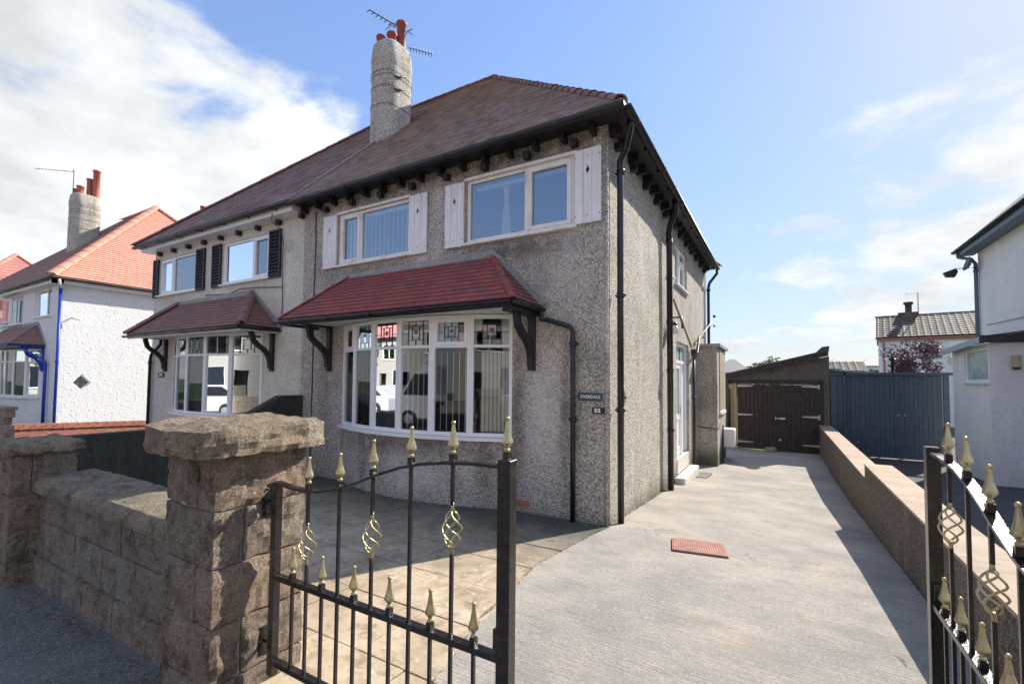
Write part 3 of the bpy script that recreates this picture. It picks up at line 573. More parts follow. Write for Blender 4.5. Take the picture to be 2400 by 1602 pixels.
def bow(parent,x0,x1,sag,nl,zs,zt,zh,gm,wallmat,openers=(),stained=True,top_open=(),seed=3,leads=True,wall_z0=-.1,fm='upvc',blinds=None):
    c=x1-x0; Rr=(c*c/4+sag*sag)/(2*sag); th=math.asin(c/2/Rr); xc=(x0+x1)/2; P=[Vector((xc+Rr*math.sin(-th+2*th*k/nl),-(Rr*math.cos(-th+2*th*k/nl)-(Rr-sag)),0)) for k in range(nl+1)]
    fr=MB(); facets=[]; t=.05
    for k in range(nl):
        a,b=P[k],P[k+1]; U=(b-a).normalized(); N=Vector((U.y,-U.x,0)); Lg=(b-a).length; F=Fr(a,U,N); facets.append((F,Lg))
        F.box(fr,0.001,t,zs,zh,-.06,0); F.box(fr,Lg-t,Lg-.001,zs,zh,-.06,0)
        F.box(fr,t,Lg-t,zs,zs+.055,-.06,-.001); F.box(fr,t,Lg-t,zt-.022,zt+.022,-.06,-.001); F.box(fr,t,Lg-t,zh-.06,zh,-.06,-.001)
    w=fr.build('bay_window',fm,parent,bevel=.004)
    out=[]
    # sill board and wall below follow the bow
    pts=lambda d,z:[(p+ (p-Vector((xc,(Rr-sag),0))).normalized()*d)+Vector((0,0,z)) for p in P]
    q=MB()
    o=pts(.075,zs-.05); i_=pts(-.08,zs-.05)
    for k in range(nl): q.prism([o[k],o[k+1],i_[k+1],i_[k]],(0,0,.045))
    q.build('sill',fm,w)
    q=MB(); o=pts(.0,wall_z0); poly=[o[0].copy()+Vector((0,.1-o[0].y,0))]+o+[o[-1]+Vector((0,.1-o[-1].y,0))]
    fine=[]; m=24
    for k in range(m+1):
        a=-th+2*th*k/m; fine.append(Vector((xc+(Rr+.01)*math.sin(a),-((Rr+.01)*math.cos(a)-(Rr-sag)),wall_z0)))
    poly=[Vector((x0-.02,.12,wall_z0))]+fine+[Vector((x1+.02,.12,wall_z0))]
    q.prism(poly,(0,0,zs-.052-wall_z0)); q.build('bay_wall',wallmat,parent)
    rr=random.Random(seed)
    for k,(F,Lg) in enumerate(facets):
        for lo,hi,top in ((zs+.055,zt-.022,False),(zt+.022,zh-.06,True)):
            a,b,c_,d=t,Lg-t,lo,hi
            if (top and k in top_open) or ((not top) and k in openers):
                q=MB(); e=.045; F.box(q,a-.01,a+e,c_-.01,d+.01,-.045,.012); F.box(q,b-e,b+.01,c_-.01,d+.01,-.045,.012); F.box(q,a+e,b-e,d-e,d+.01,-.045,.011); F.box(q,a+e,b-e,c_-.01,c_+e,-.045,.011); q.build('casement',fm,w,bevel=.004); a+=e;b-=e;c_+=e;d-=e
            MB().add([F.p(a,c_,-.03),F.p(b,c_,-.03),F.p(b,d,-.03),F.p(a,d,-.03)],[(0,1,2,3)]).build('pane',gm,w)
            if top and leads:
                W_,H_=b-a,d-c_; ld=MB(); L2=lambda u0,z0,u1,z1:F.box(ld,a+u0*W_-(.004 if u0==u1 else 0),a+u1*W_+(.004 if u0==u1 else 0),c_+z0*H_-(.004 if z0==z1 else 0),c_+z1*H_+(.004 if z0==z1 else 0),-.026,-.02)
                for args in ((.24,0,.24,1),(.76,0,.76,1),(0,.5,.24,.5),(.76,.5,1,.5),(.24,.22,.76,.22),(.24,.78,.76,.78),(.5,.78,.5,1),(.5,0,.5,.22),(.37,.22,.37,.78),(.63,.22,.63,.78)): L2(*args)
                ld.build('leading','lead',w,weld=False)
                if stained:
                    def pc(u0,z0,u1,z1,mt,n=-.034): q=MB(); F.box(q,a+u0*W_,a+u1*W_,c_+z0*H_,c_+z1*H_,n-.003,n); q.build('coloured_glass',mt,w)
                    pc(.37,.22,.63,.36,'stain_green'); q=MB()
                    pc(.37,.36,.63,.78,'stain_blue',-.036)
                    cx,cz=a+.5*W_,c_+.56*H_; rad=min(.09*W_,.16*H_)
                    q=MB(); ang0=rr.random()*3; q.prism([F.p(cx+math.cos(ang0+j*math.pi/4)*rad*(1 if j%2 else .7),cz+math.sin(ang0+j*math.pi/4)*rad*(1.1 if j%2 else .7),-.032) for j in range(8)],F.N*.003); q.build('coloured_glass','stain_red',w)
                    for (u0,z0,u1,z1) in ((0,.5,.24,1),(.76,.5,1,1),(0,0,.24,.5),(.76,0,1,.5),(.24,.78,.5,1),(.5,.78,.76,1),(.24,.22,.37,.78),(.63,.22,.76,.78),(.24,0,.5,.22),(.5,0,.76,.22)):
                        if rr.random()<.8: pc(u0,z0,u1,z1,rr.choice(['stain_clear','stain_clear','stain_clear','stain_pink','stain_blue']))
        if blinds and not False: blinds(k,F,Lg,w)
    return w,facets
def arm_bracket(x,parent,mat='blackwood',y0=0,z0=1.92,z1=2.70,reach=.5,w=.05,flip=1):
    q=MB().box((x-w,-.065+y0,z0),(x+w,y0+.0,z1)).build('bracket',mat,parent,bevel=.006)
    pts=[(-.055,z0+.06),(-.065,z0+.2),(-.12,z0+.34),(-.22,z0+.44),(-.33,z0+.51),(-.42,z0+.60),(-reach+.03,z1)]
    mb=MB(); a=[Vector((x-w*.8,y0+p[0],p[1])) for p in pts]
    for i in range(len(pts)-1):
        (y1,za),(y2,zb)=pts[i],pts[i+1]
        d=Vector((0,y2-y1,zb-za)).normalized(); nrm=Vector((0,-d.z,d.y))*.042
        A0,B0=Vector((x-w*.8,y0+y1,za)),Vector((x-w*.8,y0+y2,zb))
        if i==0: n0=nrm
        else: n0=pn
        if i<len(pts)-2:
            y3,zc=pts[i+2]; d2=Vector((0,y3-y2,zc-zb)).normalized(); dn=(d+d2).normalized(); n1=Vector((0,-dn.z,dn.y))*.042
        else: n1=nrm
        mb.prism([A0-n0,A0+n0,B0+n1,B0-n1],(w*1.6,0,0)); pn=n1
    mb.build('bracket_arm',mat,q)
    MB().box((x-w,-reach-.08+y0,z1),(x+w,y0,z1+.045)).build('bracket_head',mat,q)
def bay_roof(parent,x0,x1,d,z,rx0,rx1,rz,mat,ridgemat,gm,parts=True,hipr=.07,hipn=8,hipflat=.8,w=.2,soffit='oldwhite',seed=5,gutter_from=0.0,yb=0,side_seed=3):
    A,B,C,D=(x0,-d,z),(x1,-d,z),(rx0,0,rz),(rx1,0,rz)
    n='roof_tile'
    roof_plane(A,B,C,D,w,.1,.021,mat,n if parts else 'tiles',parent,parts=parts,seed=seed)
    roof_plane((x1,-d,z),(x1,0,z),D,D,w,.1,.021,mat,'side_tiles',parent,seed=seed+1)
    roof_plane((x0,0,z),(x0,-d,z),C,C,w,.1,.021,mat,'side_tiles',parent,seed=seed+2)
    MB().add([Vector(p)-Vector((0,0,.015)) for p in (A,B,D,C,(x0,0,z),(x1,0,z))],[(0,1,2,3),(1,5,2),(4,0,3),(0,4,5,1)]).build('roof_boards','blackwood',parent)
    ridge((x1,-d,z+.012),(rx1,0,rz+.012),hipn,hipr,ridgemat,parent,'hip_tile',flat=hipflat,lap=.02)
    ridge((x0,-d,z+.012),(rx0,0,rz+.012),hipn,hipr,ridgemat,parent,'hip_tile',flat=hipflat,lap=.02)
    MB().box((x0+.06,-d+.05,z-.06),(x1-.06,0,z-.035)).build('soffit',soffit,parent)
def yagi(name,label,loc,heading,tilt,L,n,parentmat='alu',mast=None,el=.14,group=None,vertical=False):
    t=thing(name,label,'aerial',loc,group); d=Vector((math.cos(heading)*math.cos(tilt),math.sin(heading)*math.cos(tilt),math.sin(tilt))); s=d.cross(Vector((0,0,1))).normalized()
    if vertical: s=s.cross(d)
    o=Vector(loc); MB().tube([o,o+d*L],.009,5).build('boom',parentmat,t)
    for i in range(n):
        c=o+d*(L*(.12+.88*i/(n-1))); e=el*(1.25-.4*i/n); MB().tube([c-s*e,c+s*e],.006,4).build('element',parentmat,t)
    for k in (-1,1):
        c=o+d*L*.03; z=Vector((0,0,1)); MB().tube([c,c+s*.06*0+z*.16*k-d*.10],.006,4).build('reflector',parentmat,t)
    if mast: MB().tube([Vector(mast),o+Vector((0,0,.05))],.014,6).build('mast',parentmat,t)
    return t
def rounded_rect(cx,cy,hx,hy,r,z,n=6):
    out=[]
    for sx,sy,a0 in ((1,1,0),(-1,1,90),(-1,-1,180),(1,-1,270)):
        for k in range(n+1):
            a=R(a0+90*k/n); out.append(Vector((cx+sx*(hx-r)+math.cos(a)*r,cy+sy*(hy-r)+math.sin(a)*r,z)))
    return out
def chimney(parent,cx,cy,zroof,ztop,mat,hx=.36,hy=.47,pots=((-.0,-.34,.11,.55),(0,.0,.125,.8),(0,.3,.14,1.2)),potmat='potred',band=True,bandmat=None):
    prof=[(0,zroof,1.0),(0,ztop-.62,1.0),(0,ztop-.60,1.0),(0,ztop-.57,1.03),(0,ztop-.34,1.04),(0,ztop-.30,1.02),(0,ztop-.06,.97),(0,ztop,.90),(0,ztop+.03,.6)]
    mb=MB(); rings=[]; zs=[zroof+(ztop-.62-zroof)*i/10 for i in range(10)]
    prof=[(z,1.03-.03*i/9) for i,z in enumerate(zs)]+[(p[1],p[2]) for p in prof[1:]]
    rings=[rounded_rect(cx,cy,hx*s,hy*s,min(hx,hy)*s*.8,z) for z,s in prof]; m=len(rings[0]); vs=[v for r in rings for v in r]
    mb.add(vs,[(i*m+k,i*m+(k+1)%m,(i+1)*m+(k+1)%m,(i+1)*m+k) for i in range(len(rings)-1) for k in range(m)],True); mb.add(rings[-1],[tuple(range(m))]); mb.add(rings[0],[tuple(range(m-1,-1,-1))])
    c=mb.build('chimney',mat,parent)
    for px,py,r,h in pots:
        MB().lathe((cx+px,cy+py,ztop-.1),[(r*.98,0),(r,.06),(r*.93,.10),(r*.88,h-.09),(r*1.1,h-.07),(r*1.12,h-.02),(r*1.0,h),(r*.8,h),(r*.78,h-.2)],14).build('chimney_pot',potmat,c)
    for z in (ztop-.75,ztop-.85,ztop-1.12,ztop-1.55):
        p=rounded_rect(cx,cy,hx+.014,hy+.014,min(hx,hy)*.8,z); MB().tube(p+[p[0]],.005,4,cap=False).build('strap_wire','cable',c)
    return c
# ================================================================ house 32
H=thing('pebbledash_house','grey pebbledashed semi-detached house with white shutters, brown tiled roof and a red tiled bay','house',(-3,4,0))
W1=(-5.07,-3.34,3.84,4.77); W2=(-2.2,-.45,3.84,4.80)
wall(FRONT,-6.06,-.18,-.3,5.28,[W1,W2,(-4.85,-1.39,.9,2.70)],'dash_front',H)
SW=(4.35,5.75,3.85,4.74); SW0=(3.62,4.0,3.9,4.6); DR=(4.46,5.95,-.14,2.64); DI1=(.42,.82,1.36,1.76)
wall(SIDE,0.0,8.9,-.9,5.28,[SW,SW0,DR,(.39,.87,1.3,1.82),(2.72,3.2,1.3,1.82)],'dash',H,thick=.18,name='side_wall')
wall(Fr((-6.06,8.9,0),(1,0,0),(0,1,0)),0,6.06,-.9,5.28,[],'dash',H,name='rear_wall')
box_room(-5.98,-.2,.16,3.6,.35,2.73,H); box_room(-5.98,-2.7,.16,3.6,2.95,5.1,H); box_room(-2.6,-.2,.16,3.6,2.95,5.1,H); box_room(-3,-.2,3.8,6.6,2.95,5.1,H); box_room(-3,-.2,4.1,6.4,.12,2.7,H)
MB().tube([(-.006,.006,-.3),(-.006,.006,4.95)],.026,10).build('corner_bead','dash',H)
# windows
w=window(FRONT,*W1,[(W1[0],-4.52,W1[2],W1[3],1),(-4.52,W1[1],W1[2],W1[3],0)],H,fm='oldwhite',n0=-.08,n1=-.02,fw=.055)
vblinds(FRONT,-4.98,-4.5,3.9,4.68,-.16,w,.085,20); vblinds(FRONT,-4.45,-3.4,3.9,4.68,-.16,w,.105,38)
FRONT.box(q:=MB(),-5.0,-3.4,4.68,4.74,-.19,-.13); q.build('blind_rail','blind',w)
w=window(FRONT,*W2,[(W2[0],-1.18,W2[2],W2[3],0),(-1.18,W2[1],W2[2],W2[3],1)],H,fm='oldwhite',n0=-.08,n1=-.02,fw=.055)
q=MB(); pts=[]
for z,wd in ((3.9,.16),(4.1,.15),(4.35,.10),(4.5,.07),(4.74,.12)): pts.append((z,wd))
for (za,wa),(zb,wb) in zip(pts,pts[1:]):
    q.hexa([FRONT.p(-1.62-wa/2,za,-.2),FRONT.p(-1.62+wa/2,za,-.2),FRONT.p(-1.62+wa/2,za,-.25),FRONT.p(-1.62-wa/2,za,-.25),FRONT.p(-1.62-wb/2,zb,-.2),FRONT.p(-1.62+wb/2,zb,-.2),FRONT.p(-1.62+wb/2,zb,-.25),FRONT.p(-1.62-wb/2,zb,-.25)])
q.build('curtain','curtain',w)
q=MB(); FRONT.box(q,-2.15,-.5,4.68,4.745,-.22,-.17); q.build('curtain_rail','blind',w)
# timber lintel strip above upstairs windows
for (a,b) in ((W1[0]-.02,W1[1]+.02),(W2[0]-.04,W2[1]+.04)):
    q=MB(); FRONT.box(q,a,b,4.79 if a>-4 else 4.77,4.83 if a>-4 else 4.81,-.01,.03); q.build('drip_strip','oldwhite',H)
def shutter(F,u0,u1,z0,z1,parent,mat,n=3,diamond=.72,n0=.012,n1=.045):
    bw=(u1-u0)/n; ks=[]
    root=None
    for i in range(n):
        a,b=u0+i*bw+.002,u0+(i+1)*bw-.002; q=MB(); dz=random.uniform(-.004,.004)
        if i==n//2 and diamond:
            zc=z0+(z1-z0)*diamond; hh=.058; hw=bw*.24; uc=(a+b)/2
            for z_a,z_b in ((z0+dz,zc-hh),(zc+hh,z1+dz)): F.box(q,a,b,z_a,z_b,n0,n1)
            for s in (-1,1):
                e=a if s<0 else b
                q.prism([F.p(e,zc-hh,n0),F.p(uc,zc-hh,n0),F.p(uc+s*hw,zc,n0),F.p(uc,zc+hh,n0),F.p(e,zc+hh,n0)],F.N*(n1-n0))
        else: F.box(q,a,b,z0+dz,z1+dz,n0,n1)
        for zz in (z0+.12,z1-.12):
            if i!=1: q.tube([F.p((a+b)/2+(-.3 if i==0 else .3)*bw*.8,zz,n1-.001),F.p((a+b)/2+(-.3 if i==0 else .3)*bw*.8,zz,n1+.003)],.0,4)
        if root is None: root=MB(); F.box(root,u0+.012,u1-.012,z0+.08,z0+.16,.0,n0); F.box(root,u0+.012,u1-.012,z1-.16,z1-.08,.0,n0); F.box(root,(u0+u1)/2-.04,(u0+u1)/2+.04,z0+(z1-z0)*diamond-.07,z0+(z1-z0)*diamond+.07,.001,.004); root=root.build('shutter','blackwood',parent)  # black plate behind the diamond hole stands in for the shade there
        q.build('board',mat,root,bevel=.002)
    for i in range(n):
        for zz in (z0+.10,z1-.10):
            uu=u0+(i+.5)*bw+(-.35*bw if i==0 else .35*bw if i==n-1 else 0); q=MB().lathe(F.p(uu,zz,n1),[(.009,0),(.008,.003),(.002,.004)],6,axes=(F.U,F.Z,F.N)); q.build('screw','blackwood',root)
shutter(FRONT,-5.455,-5.09,3.80,4.775,H,'shutter_white'); shutter(FRONT,-3.335,-2.95,3.795,4.772,H,'shutter_white')
shutter(FRONT,-2.585,-2.225,3.80,4.785,H,'shutter_white'); shutter(FRONT,-.43,-.065,3.83,4.807,H,'shutter_white')
# corbel blocks and rafter ends
cb=MB().box((-.045,-.10,-.045),(.045,.02,.045)).mesh('corbel_block'); cb.materials.append(M['blackwood'])
for i in range(9): inst(cb,'corbel_block',H,(-.43-.708*i+ (.0),-.0,4.92))
for i in range(12): inst(cb,'corbel_block',H,(0,.33+i*.73,4.92),(0,0,R(90)))
rf=MB().box((-.03,-.15,-.075),(.03,.05,.042)).mesh('rafter_end'); rf.materials.append(M['blackwood'])
for i in range(15): inst(rf,'rafter_end',H,(-.16-.415*i,0,5.03))
for i in range(21): inst(rf,'rafter_end',H,(0,.12+i*.42,5.03),(0,0,R(90)))
MB().box((-6.06,-.29,5.075),(.29,0,5.09)).build('eaves_board','blackwood',H); MB().box((.02,-.0,5.075),(.29,8.95,5.09)).build('eaves_board','blackwood',H)
# roof
AP=(-4.45,4.25,9.62); ZE=5.12
roof_plane((-6.06,-.33,ZE),(.33,-.33,ZE),(-6.06,4.25,9.62),AP,.17,.115,.024,'roof32','roof_tiles',H,seed=11)
roof_plane((.33,-.33,ZE),(.33,8.95,ZE),AP,AP,.17,.10,.013,'roof32','side_roof_tiles',H,seed=12)
deck((-6.06,-.33,ZE),(.33,-.33,ZE),(-6.06,4.25,9.62),AP,'blackwood',H,'roof_deck'); deck((.33,-.33,ZE),(.33,8.95,ZE),AP,AP,'blackwood',H,'roof_deck')
deck((.33,8.95,ZE),(-6.06,8.95,ZE),AP,(-6.06,4.25,9.62),'roof32',H,'rear_roof')
ridge((.22,-.22,ZE+.08),(AP[0],AP[1],AP[2]+.0),27,.10,'ridge',H,'hip_tile',flat=.8,lap=.05,taper=.72); ridge((.34,8.96,ZE+.03),(AP[0],AP[1],AP[2]+.03),31,.11,'ridge',H,'hip_tile',flat=.85)
ridge((AP[0],4.25,9.63),(-6.06,4.25,9.63),6,.11,'ridge',H,'ridge_tile',flat=.8)
gutter((-6.1,-.335,5.085),(.33,-.335,5.085),.058,'darkred_plastic',H,(0,-1,0),.92); gutter((.335,-.3,5.085),(.335,8.95,5.085),.058,'darkred_plastic',H,(1,0,0),.75)
pipe([(.30,-.0,5.06),(.30,.02,4.98),(.20,.16,4.78),(.10,.22,4.66),(.10,.23,4.5),(.10,.24,2.6),(.10,.26,-.02)],.042,'black',H,[(.10,.235,4.52),(.10,.245,2.9),(.10,.25,1.42)],ears=(1,0,0))
pipe([(.26,3.0,5.10),(.27,3.05,4.98),(.25,3.1,4.86),(.16,3.15,4.72),(.11,3.2,4.55),(.11,3.25,4.4),(.11,3.3,-.2)],.055,'black',H,[(.11,3.25,4.4),(.11,3.27,2.9),(.11,3.28,2.0),(.11,3.3,.9)],name='soil_pipe',ears=(0,1,0))
pipe([(.32,8.86,5.03),(.32,8.86,4.93),(.12,8.8,4.65),(.09,8.8,4.5),(.09,8.8,-.3)],.04,'black',H,[(.09,8.8,4.45),(.09,8.8,3.4)],ears=(1,0,0))
# side upstairs windows
F5=Fr((0,0,0),(0,1,0),(1,0,0))
window(F5,*SW,[(SW[0],5.0,SW[2],SW[3],0),(5.0,SW[1],4.42,SW[3],1),(5.0,SW[1],SW[2],4.42,1)],H,fm='upvc',n0=-.12,n1=-.05,gm='glass_up')
window(F5,*SW0,[(SW0[0],SW0[1],SW0[2],SW0[3],0)],H,n0=-.12,n1=-.05)
# small diamond windows on the side wall
for yc in (.63,2.96):
    zc=1.56; h=.225; q=MB(); ring=[(0,h),(h,0),(0,-h),(-h,0)]
    inn=[(a*.78,b*.78) for a,b in ring]
    for k in range(4):
        a,b,c,d=ring[k],ring[(k+1)%4],inn[(k+1)%4],inn[k]; q.prism([F5.p(yc+p[0],zc+p[1],-.09) for p in (a,b,c,d)],F5.N*.02)
    w=q.build('diamond_window','upvc',H)
    MB().add([F5.p(yc+p[0],zc+p[1],-.08) for p in inn],[(0,1,2,3)]).build('pane','glass_dark',w)
    q=MB(); hh=.245   # rendered filling between the square opening and the diamond
    for sy in (-1,1):
        for sz in (-1,1): q.prism([F5.p(yc+sy*hh*1.0,zc+sz*.265,-.10),F5.p(yc,zc+sz*.265,-.10),F5.p(yc,zc+sz*h,-.10),F5.p(yc+sy*h,zc,-.10),F5.p(yc+sy*hh,zc,-.10)],F5.N*.10)
    q.build('window_surround','dash',H)
# side door
w=MB(); SIDE.box(w,4.46,4.54,.17,2.64,-.17,-.05); SIDE.box(w,5.87,5.95,.17,2.64,-.17,-.05); SIDE.box(w,4.54,5.87,2.56,2.64,-.17,-.051); SIDE.box(w,4.54,5.87,2.18,2.25,-.17,-.052); SIDE.box(w,5.30,5.37,.17,2.18,-.17,-.052)
d=w.build('door','upvc',H,bevel=.004)
q=MB(); SIDE.box(q,5.37,5.87,.19,2.18,-.15,-.08); q.build('sidelight_panel','upvc',d)
q=MB()
SIDE.box(q,4.54,4.64,.19,2.18,-.14,-.07);SIDE.box(q,5.20,5.30,.19,2.18,-.14,-.07);SIDE.box(q,4.64,5.20,.19,.36,-.14,-.071);SIDE.box(q,4.64,5.20,.95,1.07,-.14,-.071);SIDE.box(q,4.64,5.20,2.07,2.18,-.14,-.071);SIDE.box(q,4.64,5.2,.36,.95,-.13,-.09); q.build('door_leaf','upvc',d,bevel=.004)
for a,b,c_,e in ((4.64,5.2,1.07,2.07),(4.58,5.3,2.26,2.55),(5.4,5.84,2.26,2.55)):
    MB().add([SIDE.p(a,c_,-.1),SIDE.p(b,c_,-.1),SIDE.p(b,e,-.1),SIDE.p(a,e,-.1)],[(0,1,2,3)]).build('pane','glass_frost',d)
q=MB(); SIDE.box(q,5.21,5.25,1.05,1.25,-.07,-.055); q.tube([SIDE.p(5.23,1.15,-.06),SIDE.p(5.23,1.15,-.02),SIDE.p(5.12,1.15,-.02)],.009,6); q.build('handle','steel',d)
MB().box((-.175,4.47,-.139),(.012,5.94,.165)).build('door_threshold','slab_step',H)
st=MB().box((.02,4.12,-.42),(.22,5.9,-.14)); st=st.build('doorstep','slab_step',bevel=.01); tag(st,'cream painted low concrete step below the white side door','step')
# lower hopper pipe and lean-to
pipe([(.09,6.1,2.35),(.09,6.1,-.25)],.034,'black',H,[(.09,6.1,1.4)],name='waste_pipe')
q=MB().lathe((.1,6.1,2.3),[(.035,0),(.05,.04),(.09,.12),(.095,.26),(.085,.26)],4,rot=R(45),smooth=False); q.build('rainwater_hopper','black',H)
pipe([(.14,7.25,2.95),(.10,7.1,2.95),(.10,6.9,2.9),(.1,6.6,2.5),(.1,6.25,2.42)],.03,'black',H,name='waste_pipe')
lb=MB().box((0,7.3,-.7),(.47,9.3,2.69)).build('lean_to','dash',H); 
MB().box((-.02,7.22,2.69),(.55,9.38,2.77)).build('flat_roof','mortar_fillet',lb)
q=MB().box((.472,7.75,1.0),(.49,8.8,2.6)).build('side_opening','beige',lb); MB().box((.45,7.7,.93),(.53,8.85,1.0)).build('sill','oldwhite',lb)
MB().tube([(.0,7.285,.62),(.48,7.285,.58),(.485,9.2,.9)],.012,6).build('hose','cable',lb)
# bay
def bl32(k,F,Lg,w):
    if k==0: vblinds(F,.06,Lg-.06,1.05,2.2,-.12,w,.085,40,'blind',.06,rail=False)
    if k in (1,): vblinds(F,.06,Lg-.06,1.05,2.2,-.11,w,.07,35,'blind_dark',.06,rail=False)
    if k==2: vblinds(F,.06,Lg-.06,1.05,2.2,-.11,w,.085,48,'blind',.075,rail=False)
    if k==3: vblinds(F,.06,Lg-.06,1.05,2.2,-.11,w,.085,66,'blind',.075,rail=False)
    if k==4: vblinds(F,.06,Lg-.06,1.05,2.2,-.11,w,.085,60,'blind',.075,rail=False)
    if k==5: vblinds(F,.14,Lg-.06,1.05,2.2,-.12,w,.055,25,'blind_dark',.06,rail=False)
bw_,fc=bow(H,-4.87,-1.37,.44,6,.985,2.27,2.72,'glass_bay','bay_dash',top_open=(0,4),blinds=bl32)
bay_roof(H,-5.6,-.92,.78,2.79,-4.76,-1.71,3.58,'redtile','redtile','black',w=.192,seed=21,hipr=.055,hipflat=.6,hipn=9)
gutter((-5.66,-.80,2.765),(-.93,-.80,2.765),.052,'black',H,(0,-1,0),.8); gutter((-.9,-.80,2.765),(-.9,.0,2.765),.052,'black',H,(1,0,0),.6)
MB().box((-5.6,-.765,2.69),(-.95,-.745,2.76)).build('fascia','blackwood',H); MB().box((-.97,-.745,2.66),(-.945,0,2.76)).build('fascia','blackwood',H); MB().box((-5.6,-.745,2.69),(-5.575,0,2.76)).build('fascia','blackwood',H)
MB().box((-1.12,-.70,2.655),(-.975,0.0,2.71)).build('bracket_plate','blackwood',H)
q=MB()
def fillet(x0,x1,rx0,rx1,z,rz,mat,parent):
    q=MB(); q.prism([(rx0-.02,.002,rz-.01),(rx1+.02,.002,rz-.01),(rx1+.0,.002,rz+.10),(rx0,.002,rz+.07)],(0,-.035,0)); 
    q.prism([(rx1+.02,.002,rz+.10),(x1+.1,.002,z+.04),(x1-.02,.002,z+.0),(rx1-.02,.002,rz-.02)],(0,-.04,0)); q.build('flashing',mat,parent)
fillet(-5.6,-.92,-4.76,-1.71,2.79,3.58,'mortar_fillet',H)
arm_bracket(-5.22,H); arm_bracket(-1.05,H)
pipe([(-.88,-.12,2.72),(-.87,-.10,2.60),(-.80,-.09,2.60),(-.47,-.08,2.49),(-.43,-.08,2.44),(-.42,-.08,1.0),(-.42,-.08,-.0)],.034,'black',H,[(-.42,-.08,2.27),(-.42,-.08,1.30)],ears=(1,0,0))
# vents, cable, air brick
MB().tube([(-5.72,-.012,4.95),(-5.70,-.012,4.3),(-5.72,-.012,3.4),(-5.70,-.012,2.2),(-5.70,-.012,.1)],.011,6).build('wall_cable','cable',H)
q=MB()
for i in range(4):
    for j in range(3): q.box((-1.30+i*.055,-.012,.07+j*.03),(-1.253+i*.055,.0,.093+j*.03))
q.build('air_brick','brick',H)
CH=chimney(H,-6.06,2.2,6.6,9.62,'dash',hx=.37,hy=.45,pots=((-.12,-.25,.10,.34),(-.0,-.02,.115,.52),(.07,.22,.12,.92)))
for z in (8.75,8.45):
    MB().tube([(-5.80,1.86,z+.02),(-5.66,2.0,z-.02),(-5.62,2.22,z+.10)],.02,5).build('aerial_bracket','alu',CH)
# ================================================================ house 34
G=thing('cream_house','cream roughcast semi-detached house with black louvred shutters and plum tiled bay','house',(-9,4,0))
W3=(-11.87,-10.02,3.86,4.77); W4=(-8.93,-7.16,3.86,4.77)
wall(FRONT,-12.15,-6.062,-.3,5.25,[W3,W4,(-11.0,-7.35,.9,2.7)],'cream',G)
wall(Fr((-12.15,0,0),(0,1,0),(-1,0,0)),.14,8.9,-.9,5.25,[],'cream',G,name='side_wall'); wall(Fr((-12.15,8.9,0),(1,0,0),(0,1,0)),0,6.09,-.9,5.25,[],'cream',G,name='rear_wall')
box_room(-12.0,-6.2,.16,3.6,.35,2.73,G); box_room(-12,-9.5,.16,3.6,2.95,5.1,G); box_room(-9.4,-6.2,.16,3.6,2.95,5.1,G)
w=window(FRONT,*W3,[(W3[0],-11.2,W3[2],W3[3],1),(-11.2,W3[1],W3[2],W3[3],0)],G,n0=-.08,n1=-.02)
w=window(FRONT,*W4,[(W4[0],-7.78,W4[2],W4[3],0),(-7.78,W4[1],W4[2],W4[3],1)],G,n0=-.08,n1=-.02)
vblinds(FRONT,-8.87,-7.83,3.92,4.7,-.2,w,.06,25,'blind',.055,rail=False)
def louvre(F,u0,u1,z0,z1,parent):
    q=MB(); F.box(q,u0,u0+.04,z0,z1,.01,.05); F.box(q,u1-.04,u1,z0,z1,.01,.05); F.box(q,u0+.04,u1-.04,z0,z0+.04,.01,.049); F.box(q,u0+.04,u1-.04,z1-.04,z1,.01,.049); F.box(q,u0+.04,u1-.04,z0+.04,z1-.04,.01,.014)
    s=q.build('shutter','blackwood',parent); n=12
    for i in range(n):
        z=z0+.05+(z1-z0-.1)*i/n; MB().prism([F.p(u0+.04,z,.05),F.p(u0+.04,z+.012,.055),F.p(u0+.04,z+.075,.022),F.p(u0+.04,z+.063,.017)],F.U*(u1-u0-.08)).build('slat','blackwood',s)
for a,b in ((-12.16,-11.9),(-10.02,-9.65),(-9.32,-8.96),(-7.14,-6.76)): louvre(FRONT,a,b,3.81,4.79,G)
for i in range(8): inst(cb,'corbel_block',G,(-6.83-.711*i,-.0,4.91))
MB().box((-12.3,-.26,4.965),(-6.1,-.0,5.15)).build('fascia','upvc',G,bevel=.004)
AL=(-7.75,4.25,9.62)
roof_plane((-12.45,-.33,5.14),(-6.06,-.33,5.14),AL,(-6.06,4.25,9.62),.30,.20,.032,'roof34','roof_tiles',G,seed=13,roll=False)
deck((-12.45,-.33,5.14),(-6.06,-.33,5.14),AL,(-6.06,4.25,9.62),'blackwood',G,'roof_deck'); deck((-12.45,8.95,ZE),(-12.45,-.33,ZE),AL,AL,'roof34',G,'side_roof'); deck((-6.06,8.95,ZE),(-12.45,8.95,ZE),(-6.06,4.25,9.62),AL,'roof34',G,'rear_roof')
ridge((-12.46,-.34,5.15),(AL[0],AL[1],AL[2]+.02),20,.10,'plumtile',G,'hip_tile',flat=.7); ridge((-6.06,4.25,9.63),(-7.75,4.25,9.63),6,.11,'plumtile',G,'ridge_tile')
MB().tube([(-6.08,-.3,5.19),(-6.08,1.75,7.22)],.022,5).build('verge_strip','mortar_fillet',G)
gutter((-12.5,-.345,5.1),(-6.12,-.345,5.1),.056,'darkred_plastic',G,(0,-1,0),.9)
bw2,fc2=bow(G,-11.02,-7.32,.40,5,.985,2.27,2.72,'glass_bay','cream',top_open=(),stained=False)
